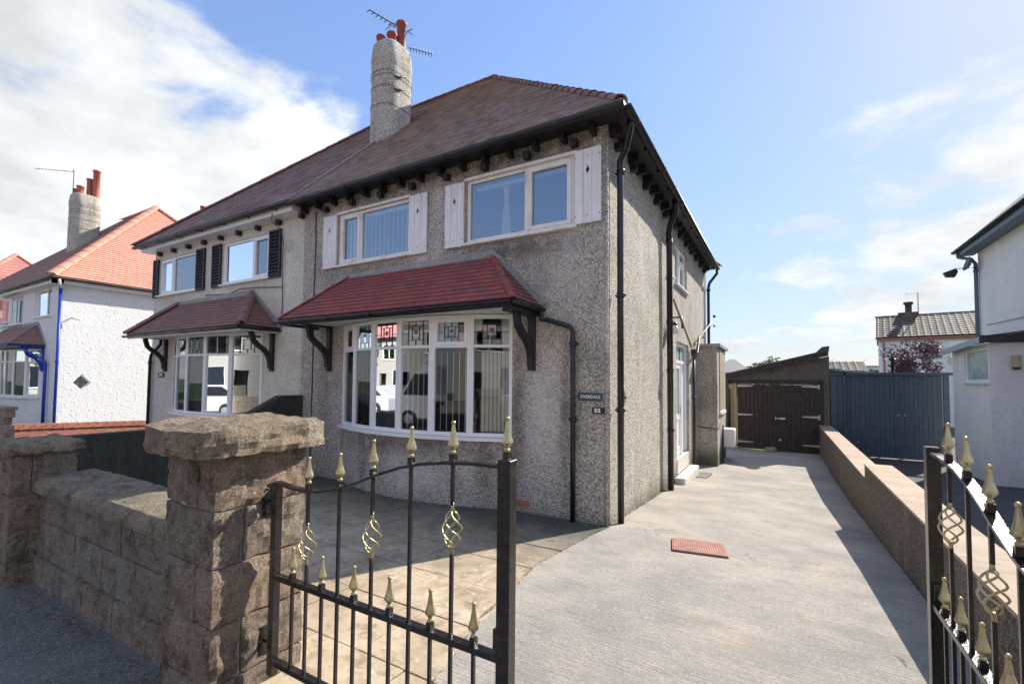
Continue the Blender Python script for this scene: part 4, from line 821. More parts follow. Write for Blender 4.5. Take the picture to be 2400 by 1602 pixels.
for k,(F,Lg) in enumerate(fc2):
    if k in (2,3,4):
        q=MB()
        for i in range(26): F.box(q,.07,Lg-.07,1.05+i*.044,1.052+i*.044,-.18,-.14)
        q.build('venetian_blind','blind',bw2,weld=False)
bay_roof(G,-11.5,-6.75,.78,2.77,-10.8,-7.72,3.54,'plumtile','plumtile','black',w=.24,seed=31,hipr=.095,hipn=4,hipflat=1.0)
gutter((-11.6,-.80,2.745),(-6.75,-.80,2.745),.05,'black',G,(0,-1,0),.8); gutter((-6.73,-.8,2.745),(-6.73,-.02,2.745),.05,'black',G,(1,0,0),.6)
MB().box((-11.5,-.765,2.67),(-6.8,-.745,2.74)).build('fascia','upvc',G); MB().box((-6.8,-.745,2.67),(-6.775,0,2.74)).build('fascia','upvc',G)
fillet(-11.5,-6.75,-10.8,-7.72,2.77,3.54,'mortar_fillet',G)
arm_bracket(-11.35,G); arm_bracket(-6.95,G)
pipe([(-11.45,-.1,2.7),(-11.45,-.1,2.6),(-12.0,-.07,2.35),(-12.05,-.07,2.2),(-12.05,-.07,-.0)],.036,'black',G,[(-12.05,-.07,2.15)])
for pts in ([(-6.7,-.27,5.0),(-6.68,-.29,4.85),(-6.72,-.05,4.72),(-6.66,-.04,4.5),(-6.69,-.03,3.9),(-6.67,-.02,3.4),(-6.68,-.02,2.9)],[(-6.72,-.02,3.6),(-7.4,-.02,3.66),(-8.2,-.02,3.7),(-8.6,-.02,3.62),(-9.6,-.02,3.68)]):
    MB().tube(pts,.009,5).build('wall_cable','cable',G)
q=MB(); q.tube([(-6.55+.09*math.cos(a*.5),-.03,4.42+.12*math.sin(a*.5)) for a in range(13)],.007,5,cap=False); q.build('coiled_cable','whitecable',G)
for sx_ in ((-6.2,2.2),(-6.4,2.6)): pass
# ================================================================ house 36 (white, orange side roof)
K=thing('white_house','white roughcast house with blue pipes and an orange tiled side roof','house',(-21,4,0))
X6=-18.75
FS=Fr((X6,0,0),(0,1,0),(1,0,0))
W5=(-21.25,-19.6,3.85,4.80); W6=(-25.0,-22.45,3.72,4.74)
wall(FRONT,-25.0,X6-.14,-.6,5.1,[W5,(-24.9,-22.45,3.72,4.74),(-24.4,-20.25,.98,2.68)],'white_fine',K)
wall(FS,0,8.9,-1,5.1,[(.36,.90,1.29,1.83)],'white',K,name='side_wall'); wall(Fr((-25,8.9,0),(1,0,0),(0,1,0)),0,6.25,-1,5.1,[],'white_fine',K,name='rear_wall')
box_room(-24.9,-18.95,.16,3.6,.3,2.72,K); box_room(-24.9,-18.95,.16,3.6,2.9,4.95,K)
window(FRONT,*W5,[(W5[0],-20.15,W5[2],W5[3],0),(-20.15,W5[1],W5[2],W5[3],0)],K,gm='glass_dark',n0=-.1,n1=-.05)
w=window(FRONT,-24.9,-22.45,3.72,4.74,[(-24.9,-23.55,3.72,4.74,0),(-23.55,-22.45,3.72,4.74,0)],K,gm='glass_dark',n0=-.1,n1=-.05)
Fo=Fr((-23.6,-.03,0),Vector((-.75,-1,0)),Vector((-1,.75,0))); q=MB(); 
for a,b,c,d in ((0,.05,3.78,4.7),(.8,.85,3.78,4.7),(.05,.8,3.78,3.83),(.05,.8,4.65,4.7)): Fo.box(q,a,b,c,d,-.02,.02)
oc=q.build('open_casement','upvc',w); MB().add([Fo.p(.05,3.83),Fo.p(.8,3.83),Fo.p(.8,4.65),Fo.p(.05,4.65)],[(0,1,2,3)]).build('pane','glass_dark',w)
yc,zc=.63,1.56; ring=[(0,.27),(.255,0),(0,-.27),(-.255,0)]; inn=[(a*.82,b*.82) for a,b in ring]; q=MB()
for k in range(4):
    a,b,c,d=ring[k],ring[(k+1)%4],inn[(k+1)%4],inn[k]; q.prism([FS.p(yc+p[0],zc+p[1],-.12) for p in (a,b,c,d)],FS.N*.05)
w=q.build('diamond_window','upvc',K); MB().add([FS.p(yc+p[0],zc+p[1],-.10) for p in inn],[(0,1,2,3)]).build('pane','glass_dark',w)
q=MB()
for t in (-.07,.07): FS.box(q,yc+t-.004,yc+t+.004,zc-.14,zc+.14,-.098,-.094); FS.box(q,yc-.14,yc+.14,zc+t-.004,zc+t+.004,-.0985,-.0945)
q.build('leading','steel',w)
q=MB()
for sy in (-1,1):
    for sz in (-1,1): q.prism([FS.p(yc+sy*.27,zc+sz*.27,-.14),FS.p(yc,zc+sz*.27,-.14),FS.p(yc+sy*.255,zc,-.14),FS.p(yc+sy*.27,zc,-.14)],FS.N*.14)
q.build('window_surround','white',K)
ZW=5.02; A6=(-22.95,4.25,9.55)
roof_plane((-31.5,-.33,ZW),(-18.42,-.33,ZW),(-26.6,4.25,9.55),A6,.17,.10,.013,'brown36','roof_tiles',K,seed=41)
roof_plane((-18.42,-.33,ZW),(-18.42,8.85,ZW),A6,A6,.30,.13,.032,'orange','side_roof_tiles',K,seed=42)
deck((-31.5,-.33,ZW),(-18.42,-.33,ZW),(-26.6,4.25,9.55),A6,'brown36',K,'roof_deck'); deck((-18.42,-.33,ZW),(-18.42,8.85,ZW),A6,A6,'orange',K,'roof_deck')
deck((-18.42,8.85,ZW),(-31.5,8.85,ZW),A6,(-26.6,4.25,9.55),'brown36',K,'rear_roof')
deck((-31.5,8.85,ZW),(-31.5,-.33,ZW),(-26.6,4.25,9.55),(-26.6,4.25,9.55),'orange',K,'far_side_roof')
ridge((-18.41,-.34,ZW+.03),(A6[0],A6[1],A6[2]+.03),16,.17,'orange_o',K,'hip_tile',flat=.55,lap=.03); ridge((-18.41,8.86,ZW+.03),(A6[0],A6[1],A6[2]+.03),16,.14,'orange_o',K,'hip_tile',flat=.55)
ridge(A6,(-26.6,4.25,9.55),9,.12,'orange_o',K)
MB().box((-25.2,-.24,4.83),(-18.50,-.0,5.0)).build('fascia','upvc',K); MB().box((-18.75,-.24,4.83),(-18.50,8.8,5.0)).build('fascia','upvc',K)
gutter((-31,-.345,4.98),(-18.42,-.345,4.98),.055,'darkred_plastic',K,(0,-1,0),1); gutter((-18.41,-.33,4.98),(-18.41,8.8,4.98),.055,'darkred_plastic',K,(1,0,0),1)
pipe([(-18.40,-.15,4.94),(-18.45,-.12,4.8),(-18.66,-.06,4.7)],.04,'plasticwhite',K,name='swan_neck'); pipe([(-18.68,-.03,4.68),(-18.68,-.03,-.1)],.04,'blue',K,[(-18.68,-.03,4.6),(-18.68,-.03,2.25),(-18.68,-.03,.9)],ears=(1,0,0))
bow(K,-24.4,-20.25,.42,6,1.03,2.26,2.70,'glass_bay','white_fine',stained=False,leads=False,openers=(5,),blinds=lambda k,F,Lg,w: vblinds(F,Lg*.62,Lg-.06,1.1,2.2,-.15,w,.05,30,'blind',.05,rail=False) if k==5 else None)
bay_roof(K,-24.9,-19.95,.85,2.82,-24.0,-20.75,3.58,'brown36','ridge','blue',parts=False,w=.2,seed=51,hipr=.03)
fillet(-24.9,-19.95,-24.0,-20.75,2.82,3.58,'mortar_fillet',K)
gutter((-24.9,-.87,2.79),(-19.95,-.87,2.79),.05,'blue',K,(0,-1,0),.9); gutter((-19.93,-.86,2.79),(-19.93,-.02,2.79),.05,'blue',K,(1,0,0),.9)
arm_bracket(-20.05,K,'blue')
pipe([(-19.95,-.5,2.75),(-19.93,-.5,2.62),(-19.6,-.12,2.32),(-19.5,-.09,2.2),(-19.5,-.09,-.1)],.045,'blue',K,[(-19.5,-.09,2.15)])
q=MB().tube([(X6,.28,3.72),(X6+.12,.28,3.72),(X6+.18,.45,3.66)],.02,6); q.build('stub_pipe','beige',K)
CK=chimney(K,-24.8,2.3,6.7,9.75,'white_fine' if 0 else 'dash',hx=.42,hy=.5,pots=((-.22,-.26,.11,.4),(.05,-.2,.13,.5),(.0,.12,.11,.95),(.18,.3,.14,1.35)),potmat='pot_orange')
yagi('tv_aerial','long thin aerial pointing left from the far white house chimney',(-24.9,1.9,10.75),R(200),R(8),2.2,12,mast=(-24.9,1.9,9.7),el=.07)
# ---------------- further roof beyond
K2=thing('distant_red_roofed_house','far house at left edge with a pinkish red tiled hip roof','house',(-44,4,0))
A8=(-43.6,4.4,10.1)
roof_plane((-38.9,-.4,5.2),(-38.9,9.2,5.2),A8,A8,.42,.33,.03,'pinkroof','roof_tiles',K2,seed=61); deck((-38.9,-.4,5.2),(-38.9,9.2,5.2),A8,A8,'pinkroof',K2,'roof_deck')
deck((-54,-.4,5.2),(-38.9,-.4,5.2),(-50,4.4,10.1),A8,'brown36',K2,'front_roof'); deck((-38.9,9.2,5.2),(-54,9.2,5.2),A8,(-50,4.4,10.1),'brown36',K2,'rear_roof')
ridge((-38.9,-.4,5.25),A8,15,.17,'orange_o',K2,'hip_tile',flat=.5); ridge((-38.9,9.2,5.25),A8,15,.17,'orange_o',K2,'hip_tile',flat=.5)
MB().box((-54,0,-1),(-39.3,8.8,5.2)).build('wall','white_fine',K2)
# red pot seen above the roof line (chimney of the house behind)
K3=thing('rear_chimney','thin red chimney pot showing above the brown roof slope','chimney',(-20,12,5)); 
def at(px,py,y):  # point on the sight line at depth y (used once to place far things)
    d=r2*((px-1200)/1081.7)-u2*((py-844.4)/1081.7)+f_; return CAM+d*((y-CAM.y)/d.y)
p=at(476,484,9.5); p.z-=.4; MB().lathe((p.x,p.y,p.z-1.2),[(.12,0),(.12,.9),(.14,.92),(.14,1.5),(.16,1.52),(.16,1.6),(.1,1.6)],12).build('chimney_pot','potred',K3); MB().box((p.x-.4,p.y-.4,0),(p.x+.4,p.y+.4,p.z-.75)).build('chimney_stack','dash',K3)
def yagi2(name,label,P,Q,n,el,mat='alu',r=.01,tilt=0):
    P,Q=Vector(P),Vector(Q); t=thing(name,label,'aerial',P); d=(Q-P); L=d.length; d.normalize(); s=d.cross(Vector((0,0,1))).normalized(); s=(s*math.cos(tilt)+s.cross(d)*math.sin(tilt))
    MB().tube([P,Q],r,5).build('boom',mat,t)
    for i in range(n):
        c=P+d*L*(.1+.9*i/(n-1)); MB().tube([c-s*el,c+s*el],r*.8,4).build('element',mat,t)
    return t
A1=at(934,64,2.62); B1=at(866,24,2.3); t_=yagi2('tv_aerial','long dark aerial pointing up left behind the tallest pot on the grey house chimney',A1,B1,7,.10,r=.013,tilt=1.2)
for o in (.0,.12): MB().tube([A1+Vector((.05-o,0,.0)),A1+Vector((-.15-o,-.02,.16)),A1+Vector((-.3-o,-.04,.05))],.008,5).build('dipole','alu',t_)
MB().tube([A1,Vector((A1.x+.05,A1.y,9.0))],.014,6).build('mast','alu',t_)
A2=at(957,112,2.55); B2=at(1012,127,2.9); yagi2('tv_aerial','small dark aerial jutting right from the grey house chimney below the red pots',A2,B2,8,.07,r=.009,tilt=1.3)
A3=at(955,74,2.6); t_=thing('tv_aerial','tiny forked aerial end sticking out right of the tallest red pot','aerial',A3)
MB().tube([A3,at(967,68,2.6)],.01,4).build('element','alu',t_); MB().tube([A3,at(967,82,2.6)],.01,4).build('element','alu',t_); MB().tube([A3+Vector((-.2,.1,0)),A3],.01,4).build('boom','alu',t_)
# ================================================================ garden walls
def rock(mb,a,b,seed,amp=.02,n=5,faces='xX yY zZ',edge=.35):
    """box with rough rock faces; corners stay near the draft lines"""
    a,b=Vector(a),Vector(b); sz=b-a; c=(a+b)/2; rs=Vector((seed*3.7,seed*1.3,seed*7.1)); key={}; vs=[]; fs=[]
    cnt=[max(2,min(22,int(round(sz[i]/.03)))) for i in range(3)] if n is None else [n]*3
    def vid(i,j,k):
        if (i,j,k) in key: return key[i,j,k]
        t=(i/cnt[0],j/cnt[1],k/cnt[2]); p=Vector([a[q]+sz[q]*t[q] for q in range(3)]); off=Vector((0,0,0))
        for q,(lo,hi,m) in enumerate(((i==0,i==cnt[0],'x'),(j==0,j==cnt[1],'y'),(k==0,k==cnt[2],'z'))):
            if lo or hi:
                o=[t[w]for w in range(3) if w!=q]; bul=min(1,min(o[0],1-o[0],o[1],1-o[1])*7); s=-1 if lo else 1
                v=noise.fractal(p*7.5+rs,.8,2.1,5); v2=noise.ridged_multi_fractal(p*13+rs,.8,2.1,4,1.0,2.0)-1.1
                off[q]+=s*amp*((v+.35)*1.2*bul+v2*.42)
        off+=Vector((noise.noise(p*9+rs),noise.noise(p*9+rs*2),noise.noise(p*9+rs*3)))*amp*.22
        key[i,j,k]=len(vs); vs.append(p+off); return key[i,j,k]
    X_,Y_,Z_=cnt
    for i in range(X_):
        for j in range(Y_): fs.append((vid(i,j,0),vid(i,j+1,0),vid(i+1,j+1,0),vid(i+1,j,0))); fs.append((vid(i,j,Z_),vid(i+1,j,Z_),vid(i+1,j+1,Z_),vid(i,j+1,Z_)))
    for i in range(X_):
        for k in range(Z_): fs.append((vid(i,0,k),vid(i+1,0,k),vid(i+1,0,k+1),vid(i,0,k+1))); fs.append((vid(i,Y_,k),vid(i,Y_,k+1),vid(i+1,Y_,k+1),vid(i+1,Y_,k)))
    for j in range(Y_):
        for k in range(Z_): fs.append((vid(0,j,k),vid(0,j,k+1),vid(0,j+1,k+1),vid(0,j+1,k))); fs.append((vid(X_,j,k),vid(X_,j+1,k),vid(X_,j+1,k+1),vid(X_,j,k+1)))
    return mb.add(vs,fs,False)
def stone(name,a,b,seed,mat,parent,amp=.016,n=None):
    g_=.006; a=Vector(a)+Vector((g_,g_,g_)); b=Vector(b)-Vector((g_,g_,g_)); return rock(MB(),a,b,seed,amp,n).build(name,mat,parent)
def pillar(name,label,x0,x1,y0,y1,zs,capz,seed,cap,mat='stone_a'):
    t=thing(name,label,'pillar',((x0+x1)/2,(y0+y1)/2,zs[0]))
    MB().box((x0+.022,y0+.022,zs[0]),(x1-.022,y1-.022,zs[-1])).build('mortar_core','mortar',t)
    for i,(a,b) in enumerate(zip(zs,zs[1:])):
        s=seed+i*10; m=i%2
        if m==0:   # one long block seen on the side face, two on the street face
            xs=lerp(x0,x1,.66); stone('stone',(x0,y0,a),(xs,y1,b),s,mat,t); stone('stone',(xs,y0,a),(x1,y1,b),s+1,mat,t)
        else:
            ys=lerp(y0,y1,.30); stone('stone',(x0,y0,a),(x1,ys,b),s,mat,t); stone('stone',(x0,ys,a),(x1,y1,b),s+1,mat,t)
    a,b=cap
    mb=MB(); rock(mb,(a[0],a[1],capz[0]),(b[0],b[1],capz[1]),seed+99,.017,None)
    # pull the slab corners in so the outline is ragged and rounded
    cx,cy=(a[0]+b[0])/2,(a[1]+b[1])/2; hx,hy=(b[0]-a[0])/2,(b[1]-a[1])/2
    for v in mb.v:
        u,w=(v.x-cx)/hx,(v.y-cy)/hy; k=max(0,abs(u)+abs(w)-1.55); v.x-=math.copysign(k*.22*hx,u); v.y-=math.copysign(k*.22*hy,w)
        e=max(abs(u),abs(w)); 
        if v.z>(capz[0]+capz[1])/2: v.z-=max(0,e-.8)*.10+max(0,noise.noise(v*5+Vector((seed,0,0))))*.03
        s=noise.noise(Vector((v.x*7,v.y*7,v.z*22))+Vector((seed,3,1))); 
        if e>.9: v.x+=(v.x-cx)/hx*s*.014; v.y+=(v.y-cy)/hy*s*.014
    mb.build('capstone','stone_cap',t); return t
P1=pillar('gate_pillar','large rough sandstone gate pillar with a thick ragged capstone beside the left iron gate',-.955,-.475,-4.38,-3.88,[.1,.31,.589,.868,1.144,1.414],(1.418,1.565),1,((-1.03,-4.50),(-.385,-3.78)))
P2=pillar('gate_pillar','shorter sandstone pillar with flat capstone at the left edge of the photo',-3.66,-3.15,-4.47,-4.08,[.1,.36,.62,.88,1.195],(1.197,1.272),31,((-3.74,-4.54),(-3.08,-4.02)))
P3=pillar('gate_pillar','sandstone pillar carrying the right iron gate just outside the picture',2.56,3.04,-4.38,-3.88,[.1,.31,.589,.868,1.144,1.414],(1.418,1.56),61,((2.48,-4.5),(3.12,-3.78)))
GW=thing('garden_wall','low weathered sandstone garden wall with thick coping between the two stone pillars','wall',(-2,-4.15,.2))
MB().box((-3.15,-4.275,.05),(-.955,-4.03,.9)).build('mortar_core','mortar',GW)
sd_=200
for z0,z1,js,yf in ((.12,.405,[-3.15,-2.667,-2.197,-1.716,-1.249,-.955],-4.325),(.405,.675,[-3.15,-2.874,-2.41,-1.95,-1.48,-.955],-4.305),(.675,.897,[-3.15,-2.436,-1.70,-.955],-4.30)):
    for a,b in zip(js,js[1:]): stone('stone',(a,yf,z0),(b,-4.01,z1),sd_,'stone_b',GW,amp=.012); sd_+=1
js=[-3.15,-2.62,-2.1,-1.5,-.955]
for a,b in zip(js,js[1:]):
    mb=MB(); rock(mb,(a+.001,-4.345,.90),(b-.001,-3.97,1.005),sd_,.012,None); sd_+=1
    for v in mb.v:
        if v.z>.95: v.z+=(v.y+4.16)*.06 - (.03 if v.y<-4.32 else 0)
    mb.build('coping_stone','stone_cap',GW)
# party wall between 32 and 34
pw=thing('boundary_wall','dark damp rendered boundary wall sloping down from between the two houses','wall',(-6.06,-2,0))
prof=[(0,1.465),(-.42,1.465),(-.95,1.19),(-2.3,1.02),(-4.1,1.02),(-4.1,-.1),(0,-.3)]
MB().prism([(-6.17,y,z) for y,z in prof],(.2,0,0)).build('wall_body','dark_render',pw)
# brick wall between 34 and 36
bwall=thing('brick_wall','low red brick wall with a projecting brick cap before the white house','wall',(-15.8,-1,0)); bm_=MB().box((-.1075,-.0515,-.0325),(.1075,.0515,.0325)).mesh('brick'); bm_.materials.append(M['brick'])
ztop=lambda y:.36-.036*y
MB().hexa([(-15.9,-4.2,-.2),(-15.804,-4.2,-.2),(-15.804,8,-.6),(-15.9,8,-.6),(-15.9,-4.2,ztop(-4.2)-.09),(-15.804,-4.2,ztop(-4.2)-.09),(-15.804,8,ztop(8)-.09),(-15.9,8,ztop(8)-.09)]).build('mortar_core','mortar',bwall)
sl=math.atan(-.036)
for r in range(5):
    y=-3.2+(.1125 if r%2 else 0)
    while y<2.6:
        zb=ztop(y)-.125-.075*r; o=inst(bm_,'brick',bwall,(-15.85+random.uniform(-.003,.003),y,zb),(sl,0,R(90)) if 0 else (0,sl,R(90))); y+=.225
y=-3.2
while y<2.6: inst(bm_,'cap_brick',bwall,(-15.84,y,ztop(y)-.045),(0,sl,R(90)),(1,1.5,1.05)); y+=.225
y=-3.1
while y<2.6: inst(bm_,'cap_brick',bwall,(-15.85,y,ztop(y)+.028),(0,sl,R(90)),(1,1.25,1)); y+=.225
# pale block wall stub at the left edge
bs=thing('block_wall','short pale blockwork wall with a flat coping at the far left edge','wall',(-20.5,-2.2,0)); p0=at(38,950,-2.2); s_=211
for r in range(3):
    x=p0.x-(.2 if r%2 else 0)
    while x>p0.x-1.8:
        stone('block',(x-.4,-2.35,p0.z-.10-.17*(r+1)),(x,-2.2,p0.z-.10-.17*r),s_,'blockwork',bs,amp=.012); s_+=1; x-=.4
MB().box((p0.x-1.9,-2.38,p0.z-.10),(p0.x+.03,-2.17,p0.z-.03)).build('coping','blockwork',bs); MB().box((p0.x-1.9,-2.35,-.3),(p0.x,-2.2,p0.z-.61)).build('wall_base','blockwork',bs)
# low dash wall by the drive
lw=thing('drive_wall','low pebbledashed wall with flat sandy capping stepping down along the right of the drive','wall',(3.05,3,0))
mb=MB(); ys=[-3.88,-2,0,2.67]
for a,b in zip(ys,ys[1:]): mb.hexa([(2.9,a,g(a)-.3),(3.2,a,g(a)-.3),(3.2,b,g(b)-.3),(2.9,b,g(b)-.3),(2.9,a,.625),(3.2,a,.625),(3.2,b,.625),(2.9,b,.625)])
mb.build('wall_section','dash_fine',lw); mb=MB(); ys=[2.672,4,7,9,11.72]
for a,b in zip(ys,ys[1:]): mb.hexa([(2.9,a,g(a)-.3),(3.2,a,g(a)-.3),(3.2,b,g(b)-.3),(2.9,b,g(b)-.3),(2.9,a,.44),(3.2,a,.44),(3.2,b,.44),(2.9,b,.44)])
mb.build('wall_section','dash_fine',lw)
M['capping']=plain('sandy_wall_capping',(.40,.30,.21),.85,var=.18,scale=3,dirt=(.24,.19,.14),bmp=.5,bscale=30,streak=(1,5,1))
MB().box((2.892,-3.9,.627),(3.208,.0,.652)).build('capping','capping',lw); MB().box((2.892,.004,.627),(3.208,2.665,.652)).build('capping','capping',lw); MB().box((2.892,2.674,.442),(3.208,11.7,.466)).build('capping','capping',lw)
# ================================================================ gates
def leaf(name,label,O,U,free_finial,side=1):
    F=Fr(O,U,(0,0,1)); U=F.U; N=Vector((U.y,-U.x,0)); F=Fr(O,U,N); t=thing(name,label,'gate',Vector(O)+Vector((0,0,.25)),'pair of iron driveway gates')
    pts=[(.0,1.257),(.12,1.245),(.24,1.243),(.34,1.252),(.49,1.285),(.62,1.33),(.75,1.382),(.88,1.425),(1.0,1.452),(1.12,1.468),(1.25,1.478),(1.38,1.478)]
    zt=lambda u: next((lerp(a[1],b[1],(u-a[0])/(b[0]-a[0])) for a,b in zip(pts,pts[1:]) if a[0]<=u<=b[0]),1.478)
    q=MB(); F.box(q,-.018,.022,.27,1.25,-.02,.02); q.build('stile','iron',t,bevel=.002)
    q=MB(); F.box(q,1.375,1.43,.27,1.50,-.026,.026); q.build('stile','iron',t,bevel=.002)
    q=MB(); vs=[]; fs=[]
    for i,(u,z) in enumerate(pts):
        vs+=[F.p(u,z-.012,-.019),F.p(u,z-.012,.019),F.p(u,z,.019),F.p(u,z,-.019)]
    for i in range(len(pts)-1):
        for k in range(4): fs.append((i*4+k,i*4+(k+1)%4,i*4+4+(k+1)%4,i*4+4+k))
    q.add(vs,fs+[(3,2,1,0),tuple(len(vs)-4+k for k in range(4))]); q.build('top_rail','iron',t)
    for z in (.77,.34):
        q=MB(); F.box(q,.022,1.375,z-.013,z+.013,-.019,.019); q.build('rail','iron',t,bevel=.002)
    def bar(u,z0,z1,bk=None):
        q=MB(); 
        if bk:
            F.box(q,u-.0065,u+.0065,z0,bk[0],-.0065,.0065); F.box(q,u-.0065,u+.0065,bk[1],z1,-.0065,.0065)
        else: F.box(q,u-.0065,u+.0065,z0,z1,-.0065,.0065)
        return q.build('bar','iron',t)
    def fin(u,z,parent):
        q=MB(); F.box(q,u-.012,u+.012,z,z+.028,-.012,.012); q.build('collar','iron',parent)
        MB().lathe(F.p(u,z+.028),[(.009,0),(.012,.004),(.012,.010),(.0075,.016),(.009,.021),(.0225,.036),(.0215,.043),(.0125,.072),(.0085,.098),(.006,.118)],8,smooth=False,axes=(F.U,F.N,F.Z)).build('spearhead','gold',parent)
        MB().lathe(F.p(u,z+.144),[(.002,0),(.0075,.003),(.0095,.009),(.0075,.015),(.002,.018)],8).build('ball_tip','gold',parent)
    for k,u in enumerate((.257,.484,.703,.928,1.15)):
        zb=zt(u); zc=zb-.27; bk=(zc-.095,zc+.095) if k%2==0 else None
        b=bar(u,.345,zb,bk); fin(u,zb,b)
        if bk:
            for w in range(4):
                pth=[]; 
                for i in range(13):
                    s=i/12; rad=.036*math.sin(math.pi*s)**.75+.004; a=w*math.pi/2+s*math.pi*1.5; pth.append(F.p(u+math.cos(a)*rad,bk[0]+.018+(bk[1]-bk[0]-.036)*s,math.sin(a)*rad))
                MB().tube(pth,.0042,5).build('basket_wire','gold',b)
            for z,zz in ((bk[0]-.012,1),(bk[1]+.012,-1)): MB().lathe(F.p(u,z),[(.0075,0),(.0075,.02*zz),(.010,.034*zz),(.005,.042*zz)],6).build('basket_socket','gold',b)
    for u in (.15,.373,.595,.817,1.045,1.26): b=bar(u,.345,.783); fin(u,.783,b)
    if free_finial: fin(1.403,1.50,t)
    q=MB(); F.box(q,1.355,1.376,.80,.875,-.015,.015); q.build('latch','iron',t,bevel=.002)
    # hinge
    q=MB(); zc=1.15
    q.lathe(F.p(-.03,zc-.03,0),[(.013,0),(.013,.06)],8); F.box(q,-.075,-.015,zc-.008,zc+.008,-.008,.008); F.box(q,-.069,-.064,zc-.085,zc+.085,-.04,.035)
    h=q.build('hinge','iron',t)
    for z in (-.06,.06):
        for n in (-.02,.015): MB().lathe(F.p(-.064,zc+z,n),[(.009,0),(.009,.008),(.004,.011)],6,axes=(F.Z,F.N,F.U)).build('bolt','iron',h)
    q=MB(); F.box(q,-.075,-.015,.42,.436,-.008,.008); F.box(q,-.069,-.064,.36,.50,-.04,.035); q.build('hinge','iron',t)
    return t
leaf('iron_gate','closed black iron gate leaf with gold spearheads hung on the large stone pillar',(-.405,-4.106,0),(1,0,0),True)
leaf('iron_gate','open black iron gate leaf with gold spearheads standing at the right edge',(2.5,-4.10,0),(0,1,0),False)
# ================================================================ garage
GA=thing('garage','rendered lean-to garage with brown timber doors at the end of the drive','garage',(1.8,12,-.45))
FG=Fr((0,11.8,0),(1,0,0),(0,-1,0))
M['garage_dash']=pebble('garage_render',[(.09,.08,.065),(.17,.155,.13),(.22,.2,.17)],(.09,.08,.07),scale=75,strength=.6,stain=(.08,.07,.06))
mb=MB(); 
for a in ([(.5,1.86),(3.03,1.86),(3.03,-.7),(3.2,-.7),(3.2,2.74),(.5,2.02)],): pass
mb.prism([FG.p(.30,1.86,0),FG.p(3.19,1.86,0),FG.p(3.19,2.62,0),FG.p(.30,1.95,0)],(0,.15,0)); mb.box((3.03,11.8,-.8),(3.19,11.95,1.86)); mb.box((.25,11.97,-.8),(3.19,12.1,1.9)) if 0 else None
mb.build('wall','garage_dash',GA); MB().box((3.03,11.95,-.8),(3.19,17,1.86)).build('side_wall','garage_dash',GA)
MB().prism([(.2,11.62,2.03),(3.16,11.62,2.775),(3.16,11.62,2.815),(.2,11.62,2.06)],(0,5.4,0)).build('roof','felt',GA)
MB().prism([(.2,11.60,1.90),(3.16,11.60,2.62),(3.16,11.60,2.77),(.2,11.60,2.03)],(0,.035,0)).build('bargeboard','blackwood',GA)
MB().prism([(2.82,11.58,2.70),(3.17,11.58,2.74),(3.19,11.58,2.92),(3.0,11.58,2.90)],(0,5.4,0)).build('ridge_cap','felt',GA)
MB().box((.46,11.76,1.72),(3.02,11.84,1.87)).build('lintel','blackwood',GA); MB().box((2.93,11.77,-.6),(3.02,11.84,1.72)).build('door_post','blackwood',GA)
MB().box((.49,11.74,-.6),(.58,11.84,1.74)).build('door_post','newwood',GA); MB().box((.34,11.8,-.6),(.48,11.86,1.72)).build('door_post','newwood',GA)
MB().box((.2,12,-.6),(.3,17,1.9)).build('side_wall','garage_dash',GA)
for (a,b,hs) in ((.60,1.755,1),(1.765,2.92,-1)):
    dmb=MB().box((a,11.815,-.40),(b,11.835,1.70)).build('garage_door','brownwood',GA); n=9; w_=(b-a)/n
    for i in range(n):
        MB().box((a+i*w_+.003,11.785,-.42+random.uniform(0,.01)),(a+(i+1)*w_-.003,11.813,1.71)).build('board','brownwood',dmb,bevel=.003)
    for z in (1.66,.70,-.20):
        x0,x1=(a+.01,a+.46) if hs>0 else (b-.47,b-.01); xe=x0 if hs>0 else x1
        xt=x1 if hs>0 else x0
        MB().prism([(xe,11.784,z-.035),(xt,11.784,z-.015),(xt,11.784,z+.015),(xe,11.784,z+.035)],(0,-.006,0)).build('hinge_strap','steel',dmb)
        if hs<0: MB().box((xe-.02,11.77,z-.08),(xe+.03,11.784,z+.08)).build('hinge_plate','steel',dmb)
MB().box((1.735,11.775,-.42),(1.785,11.784,1.70)).build('meeting_stile','brownwood',GA)
q=MB().box((1.70,11.755,.58),(1.74,11.783,.66)); q.box((1.76,11.765,.60),(2.0,11.783,.635)); q.box((1.86,11.76,.585),(1.98,11.783,.65)); q.build('bolt','steel',GA); MB().box((1.80,11.765,-.10),(1.88,11.783,-.04)).build('hasp','steel',GA)
MB().tube([(.36,11.70,1.55),(.36,11.68,1.5),(.36,11.70,-.45)],.04,8).build('downpipe','black',GA); MB().lathe((1.62,11.6,2.12),[(.03,0),(.04,.03),(.04,.12),(.02,.14)],8).build('lamp','black',GA)
rk=rock(MB(),(1.42,11.35,g(11.4)),(1.72,11.55,g(11.4)+.13),77,.03,5).build('loose_stone','stone_cap'); tag(rk,'pale rough stone lying on the concrete against the garage doors','stone')
